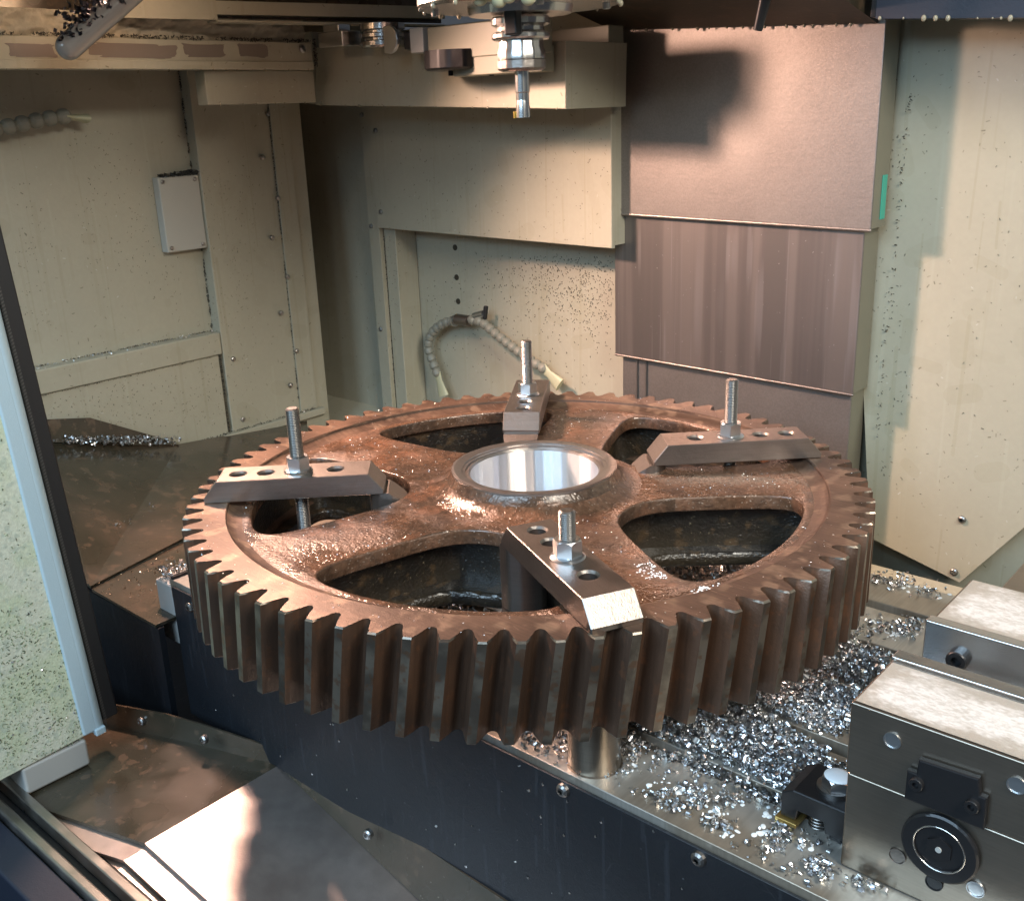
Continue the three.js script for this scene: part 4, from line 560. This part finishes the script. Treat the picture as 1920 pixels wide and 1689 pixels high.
{ // main heap on the table, thinning to its edges
  const list = [], heap = [[1060, 1330], [1300, 1230], [1480, 1160], [1530, 1150], [1620, 1205], [1668, 1240], [1600, 1320], [1596, 1400], [1585, 1440], [1500, 1450], [1470, 1500], [1430, 1480], [1340, 1440], [1240, 1420], [1170, 1405]];
  let n = 0; while (n < 19000) { const p = V(rr(0.05, 0.49), 0, rr(-0.16, 0.24)), q = project(p), e = fbm(p.x * 2 + 0.3, p.z * 2 + 0.3, 9, 3, 401); if (!inside([q[0] + rr(-34, 34) * rnd(), q[1] + rr(-30, 30) * rnd()], heap) || e < 0.24 + 0.12 * rnd()) { if (rnd() < 0.002) n++; continue; } n++; const h = 0.014 * sm(0.3, 0.7, e); p.y = (inSlot(p.z) ? -0.012 : 0.0015) + h * rnd() + 0.001; list.push({ p, c: shade(), s: rnd() < 0.12 ? rr(1.1, 1.7) : rr(0.35, 1.0) }); }
  scatter('swarf_heap', 'heap of small bright curled steel chips on the table beside the vise', 'chips', list, M.chip);
  const u = []; for (let i = 0; i < 9000; i++) { const p = V(rr(-0.36, 0.3), 0, rr(-0.3, 0.22)), e = fbm(p.x * 1.5 + 0.5, p.z * 1.5 + 0.5, 7, 3, 411); if (e < 0.36) continue; p.y = (inSlot(p.z) ? -0.01 : 0.0015) + 0.012 * rnd() * e; u.push({ p, c: shade(), s: rr(0.8, 1.4) }); }
  scatter('swarf_under_gear', 'dark wet chips lying on the table inside the gear windows', 'chips', u, M.chip);
  const s = [], clumps = [[1480, 1075, 20], [1640, 1085, 40], [1690, 1090, 60], [1740, 1108, 40], [1690, 1180, 90], [1715, 1165, 70], [1650, 1172, 30], [1240, 1490, 30], [1290, 1480, 26], [1320, 1500, 60], [1345, 1545, 50], [1370, 1500, 40], [1270, 1510, 30], [1460, 1560, 50], [1480, 1545, 30], [1455, 1590, 24], [1530, 1620, 50], [1545, 1635, 40], [1610, 1650, 40], [1640, 1660, 30], [1505, 1570, 12], [985, 1382, 40], [1020, 1398, 20], [1060, 1405, 14], [1430, 1490, 60], [1465, 1500, 60]];
  for (const [x, y, k] of clumps) for (let i = 0; i < k; i++) { const p = onY(x + rr(-26, 26) * rnd() * 1.6, y + rr(-14, 14) * rnd() * 1.6, 0.002); if (p.z > 0.247 || (p.x > 0.49 && p.z < 0.215)) continue; if (inSlot(p.z)) p.y -= 0.02; p.y += rr(0, 0.003); s.push({ p, c: shade(), s: rr(0.5, 1.2) }); }
  for (let i = 0; i < 420; i++) { const p = V(rr(0.2, 0.49), 0.0018, rr(0.176, 0.247)); if (fbm(p.x * 1.7, p.z * 1.7 + 0.2, 16, 3, 441) < 0.42) continue; s.push({ p, c: shade(), s: rr(0.35, 1) }); }
  for (let i = 0; i < 70; i++) { const p = V(rr(-0.38, 0.5), -0.012 - 0.17 * Math.pow(rnd(), 1.6), 0.2548); s.push({ p, n: V(0, 0, 1), tilt: 0.4, c: shade(), s: rr(0.25, 0.7) }); }
  scatter('loose_swarf', 'loose steel chips in clumps along the table edges', 'chips', s, M.chip);
  const f = []; for (const [x, y, k] of [[1225, 1470, 8], [1300, 1490, 16], [1345, 1530, 14], [1365, 1560, 10], [1440, 1530, 7], [1425, 1560, 7], [1500, 1590, 6], [1700, 1100, 9], [1680, 1190, 14], [1760, 1120, 6], [1380, 1500, 14], [1270, 1480, 9], [1640, 1170, 12], [1185, 1440, 6]]) for (let i = 0; i < k; i++) { const p = onY(x + rr(-34, 34) * rnd(), y + rr(-18, 18) * rnd(), 0); if (p.z > 0.245 || inSlot(p.z) || (p.x > 0.49 && p.z < 0.215)) continue; const q = rr(0.0008, 0.0036); f.push({ p, n: V(0, 1, 0), tilt: 0, s: [q, rr(0.0003, 0.0009), q * rr(0.4, 1)] }); }
  for (let i = 0; i < 1500; i++) { const t = rnd(), q = onY(mix(1185, 1330, t) + rr(-20, 20), mix(1050, 1098, t) + rr(-34, 30) * rnd(), H - 0.0088), R = Math.hypot(q.x, q.z); if (R > 0.344 || R < 0.12 || overWindow(q) || rnd() > sm(0.3, 0.6, vn(q.x, q.z, 90, 77)) * sm(0.24, 0.33, R)) continue; if (R > 0.33) q.y = H - 0.0078; const k = rr(0.0004, 0.0016) * (rnd() < 0.08 ? 2 : 1); f.push({ p: q, n: V(0, 1, 0), tilt: 0, s: [k, 0.0005, k * rr(0.4, 1)] }); }
  scatter('coolant_foam', 'white coolant foam spots among the chips on the table', 'foam', f, M.white, boxUV(new THREE.SphereGeometry(1, 12, 7)));
  const l = []; for (let i = 0; i < 320; i++) { const p = onX(rr(130, 330) + rr(-20, 5), rr(822, 834), -0.975); p.x += rr(0, 0.015); p.y += rr(0.001, 0.008); l.push({ p, c: shade() }); }
  for (let i = 0; i < 150; i++) l.push({ p: V(-1.0 - rnd() * 0.025, 0.1765 + rnd() * 0.002, rr(-0.24, 0.16)), c: shade(), s: rr(0.3, 0.7) });
  for (const [x, y] of [[275, 882], [296, 880], [165, 925], [195, 905], [210, 952], [285, 945], [238, 978], [300, 830], [165, 870], [180, 868], [240, 845], [260, 845], [220, 985], [145, 1005], [150, 1018]]) for (let i = 0; i < 4; i++) { const p = onX(x + rr(-8, 8), y + rr(-5, 5), -0.8), q = onY(x + rr(-8, 8), y + rr(-5, 5), y < 880 ? 0.0 : -0.03); l.push({ p: q.x < -0.97 ? V(-0.965, 0.015, q.z) : q, c: shade(), s: rr(0.6, 1.1) }); }
  for (let i = 0; i < 420; i++) { const p = onX(rr(405, 470), rr(832, 858), -0.97); p.x += rr(0, 0.05); p.y = Math.max(p.y - 0.0, -0.048); l.push({ p, c: new THREE.Color(0.4, 0.4, 0.4) }); }
  for (let i = 0; i < 130; i++) { const p = onY(rr(180, 340), rr(1010, 1120), -0.054); if (p.z > 0.278 || p.x > -0.42) continue; l.push({ p, c: new THREE.Color(0.7, 0.55, 0.42), s: rr(0.4, 1) }); }
  for (let i = 0; i < 160; i++) { const p = V(rr(-0.452, -0.42), -0.01 + rr(0, 0.014), rr(0.17, 0.245)); l.push({ p, c: shade() }); }
  for (let i = 0; i < 420; i++) { const t = rnd(), p = onX(mix(302, 378, t), mix(333, 326, t), -1.01); p.x = -1.027 + rnd() * 0.027; p.y += 0.001 + rnd() * (0.003 + 0.006 * t); l.push({ p, c: new THREE.Color(0.16, 0.16, 0.15), s: rr(0.5, 1.0) }); }
  scatter('ledge_swarf', 'chips lying on the side wall ledges and the dark sheet cover', 'chips', l, M.chip);
}
{ // flecks stuck to the painted sheets
  const w = [], fleck = boxUV(new THREE.BoxGeometry(0.0009, 0.0005, 0.0034)), add = (p, n, k, l = 1) => w.push({ p, n, tilt: 0.1, s: [rr(0.6, 1.5) * k, 1, rr(0.4, 1.2) * k], c: new THREE.Color(1, 1, 0.95).multiplyScalar(rr(0.6, 2) * l) });
  for (let i = 0; i < 900; i++) { const a = rnd() * 6.28, r = Math.sqrt(-2 * Math.log(rnd() + 1e-6)), x = 1085 + r * Math.cos(a) * 75, y = 535 + r * Math.sin(a) * 42 + (x - 1085) * 0.25; if (x < 800 || x > 1150 || y < 480 || y > 720) continue; add(onZ(x, y, -0.66), V(0, 0, 1), 0.85, 1.6); }
  for (let i = 0; i < 260; i++) add(onZ(rr(800, 1150), rr(475, 725), -0.66), V(0, 0, 1), 0.8);
  for (let i = 0; i < 150; i++) add(onZ(rr(1655, 1925), rr(60, 1000), -0.6795), V(0, 0, 1), rr(0.4, 1), 2.5); for (let i = 0; i < 70; i++) add(onZ(rr(1640, 1700), rr(250, 900), -0.6795), V(0, 0, 1), 0.9, 2);
  for (let i = 0; i < 480; i++) { const y = rr(240, 640), x = rr(20, 340), d = fbm(x / 400, y / 700, 6, 3, 421); if (d > 0.44) add(onX(x, y, -1.0275), V(1, 0, 0), 0.65, 2); } for (let i = 0; i < 260; i++) add(onX(rr(380, 480), rr(320, 760), -0.9995), V(1, 0, 0), 0.6, 2); for (let i = 0; i < 260; i++) { const x = rr(90, 430); add(onX(x, rr(700, 800), -1.0035), V(1, 0, 0), 0.7, 2); }
  for (let i = 0; i < 160; i++) add(onZ(rr(720, 1140), rr(220, 450), -0.5805), V(0, 0, 1), 0.6); for (let i = 0; i < 90; i++) add(onZ(rr(715, 750), rr(440, 740), -0.5995), V(0, 0, 1), 0.7);
  for (let i = 0; i < 5200; i++) { const x = rr(0, 190), y = rr(560, 1440), p = onX(x, y, DX + 0.0003); if (p.z < dz + 0.03 || p.y < dyb) continue; const e = sm(1120, 1240, y + 160 * (fbm(x / 400 + 0.1, y / 700, 9, 3, 431) - 0.5)); if (rnd() > 0.12 + 0.75 * e) continue; add(p, V(1, 0, 0), rr(0.35, 1), rr(2, 7)); w[w.length - 1].c.multiply(new THREE.Color(0.8, 1.15, 1.05)); }
const gr = [], line = (a, b, n, j, k) => { for (let i = 0; i < n; i++) { const t = rnd(); if (fbm(t, 0.3, 24, 3, Math.round(a.y * 900) & 63) < 0.36) continue; gr.push({ p: a.clone().lerp(b, t).add(V(rr(0, j), rr(-j, j), rr(-j, j))), c: new THREE.Color(1, 1, 1).multiplyScalar(rr(0.5, 1.6)), s: [rr(0.6, 1.6) * k, rr(0.8, 2), rr(0.5, 1.4) * k] }); } };
  line(V(-1.026, 0.18, -0.2415), V(-1.026, 0.66, -0.2415), 500, 0.0016, 0.9); line(V(-1.0275, 0.176, -0.24), V(-1.0275, 0.176, 0.3), 420, 0.0014, 0.7); line(V(-0.9985, 0.1305, -0.235), V(-0.9985, 0.1305, 0.3), 180, 0.0007, 0.6); line(V(-1.003, -0.03, -0.236), V(-1.003, 0.13, -0.236), 260, 0.0014, 0.8); line(V(-0.995, -0.029, -0.45), V(-0.995, -0.029, -0.02), 380, 0.003, 0.9); line(V(-0.998, 0.0, -0.4105), V(-0.998, 0.6, -0.4105), 330, 0.0009, 0.7); line(V(panL - 0.003, -0.05, -0.5985), V(panL - 0.003, 0.33, -0.5985), 160, 0.001, 0.6); line(V(q2.x + 0.012, 0.05, -0.679), V(q2.x + 0.02, 0.6, -0.679), 160, 0.006, 0.9);
  line(V(-0.799, 0.6985, -0.37), V(-0.799, 0.6985, 0.45), 900, 0.0022, 1.1); line(V(-0.79, 0.66, -0.372), V(-0.79, 0.7, -0.372), 120, 0.003, 1);
  scatter('seam_grime', 'black grime and fine swarf packed along the wall seams', 'grime', gr, M.darkChip, fleck);
  const gf = []; for (let i = 0; i < 2600; i++) { const a = rnd() * 6.28, r = Math.sqrt(mix(0.0144, 0.148, rnd())), p = V(r * Math.cos(a), r > 0.3475 ? H + 0.0003 : H - 0.0088, r * Math.sin(a)); if (r > 0.33 && r < 0.348) continue; if (r > 0.34 && rnd() < 0.6) continue; if (overWindow(p)) continue; gf.push({ p, n: V(0, 1, 0), tilt: 0.5, c: shade(), s: rr(0.12, 0.42) }); }
  scatter('gear_flecks', 'tiny bright metal flecks sprinkled over the wet gear web', 'flecks', gf, M.chip);
  scatter('wall_flecks', 'small dark swarf flecks stuck to the painted walls and the door', 'flecks', w, M.darkChip, fleck);
  const b = []; for (let i = 0; i < 22; i++) { const x = rr(0, 190), y = rr(1130, 1440), p = onX(x, y, DX + 0.001); if (p.z < dz + 0.03 || p.y < dyb) continue; b.push({ p, n: V(1, 0, 0), tilt: 0.4, c: shade(), s: rr(0.5, 0.9) }); }
  for (let i = 0; i < 260; i++) { const t = rnd(), p = pipeA.clone().lerp(pipeB, mix(-0.1, 0.9, t)).add(V(rr(0, 0.02), rr(-0.004, 0.03), rr(0.005, 0.035))); b.push({ p, c: new THREE.Color(0.12, 0.12, 0.14), s: rr(1, 2) }); }
  scatter('stuck_swarf', 'dark chips stuck to the pipe and the splashed door end', 'chips', b, M.chip);
  const dr = [], drop = (p, k = 1) => dr.push({ p, n: V(0, 1, 0), tilt: 0, s: [0.0019 * k, 0.0024 * k, 0.0019 * k] });
  for (let z = -0.36; z < 0.4; z += rr(0.01, 0.06)) drop(V(-0.797, 0.6512, z), rr(0.35, 1)); for (let x = 600; x < 1050; x += rr(14, 70)) { const p = onZ(x, 196 + (x - 592) * 0.015, ZA); p.y -= 0.0005; drop(p, rr(0.6, 1.1)); }
  for (let x = 1650; x < 1920; x += rr(10, 60)) drop(onZ(x, 34, -0.549), rr(0.5, 1.7)); for (let a = 0; a < 6.28; a += rr(0.15, 0.6)) drop(V(-0.09 + 0.117 * Math.cos(a), 0.684, -0.12 + 0.117 * Math.sin(a)), rr(0.4, 1.7)); for (let x = 1160; x < 1620; x += rr(14, 60)) drop(onZ(x, 57 - (x - 1146) * 0.026, -0.303 - 0.3), rr(0.8, 1.4)); for (let z = -0.4; z < -0.16; z += rr(0.015, 0.05)) drop(V(-0.82, 0.596, z), rr(0.6, 0.9));
  scatter('coolant_drops', 'coolant drops hanging from the lower edges of the upper sheets', 'drops', dr, M.drop, boxUV(new THREE.SphereGeometry(1, 10, 8)));
}
renderer.render(scene, camera);
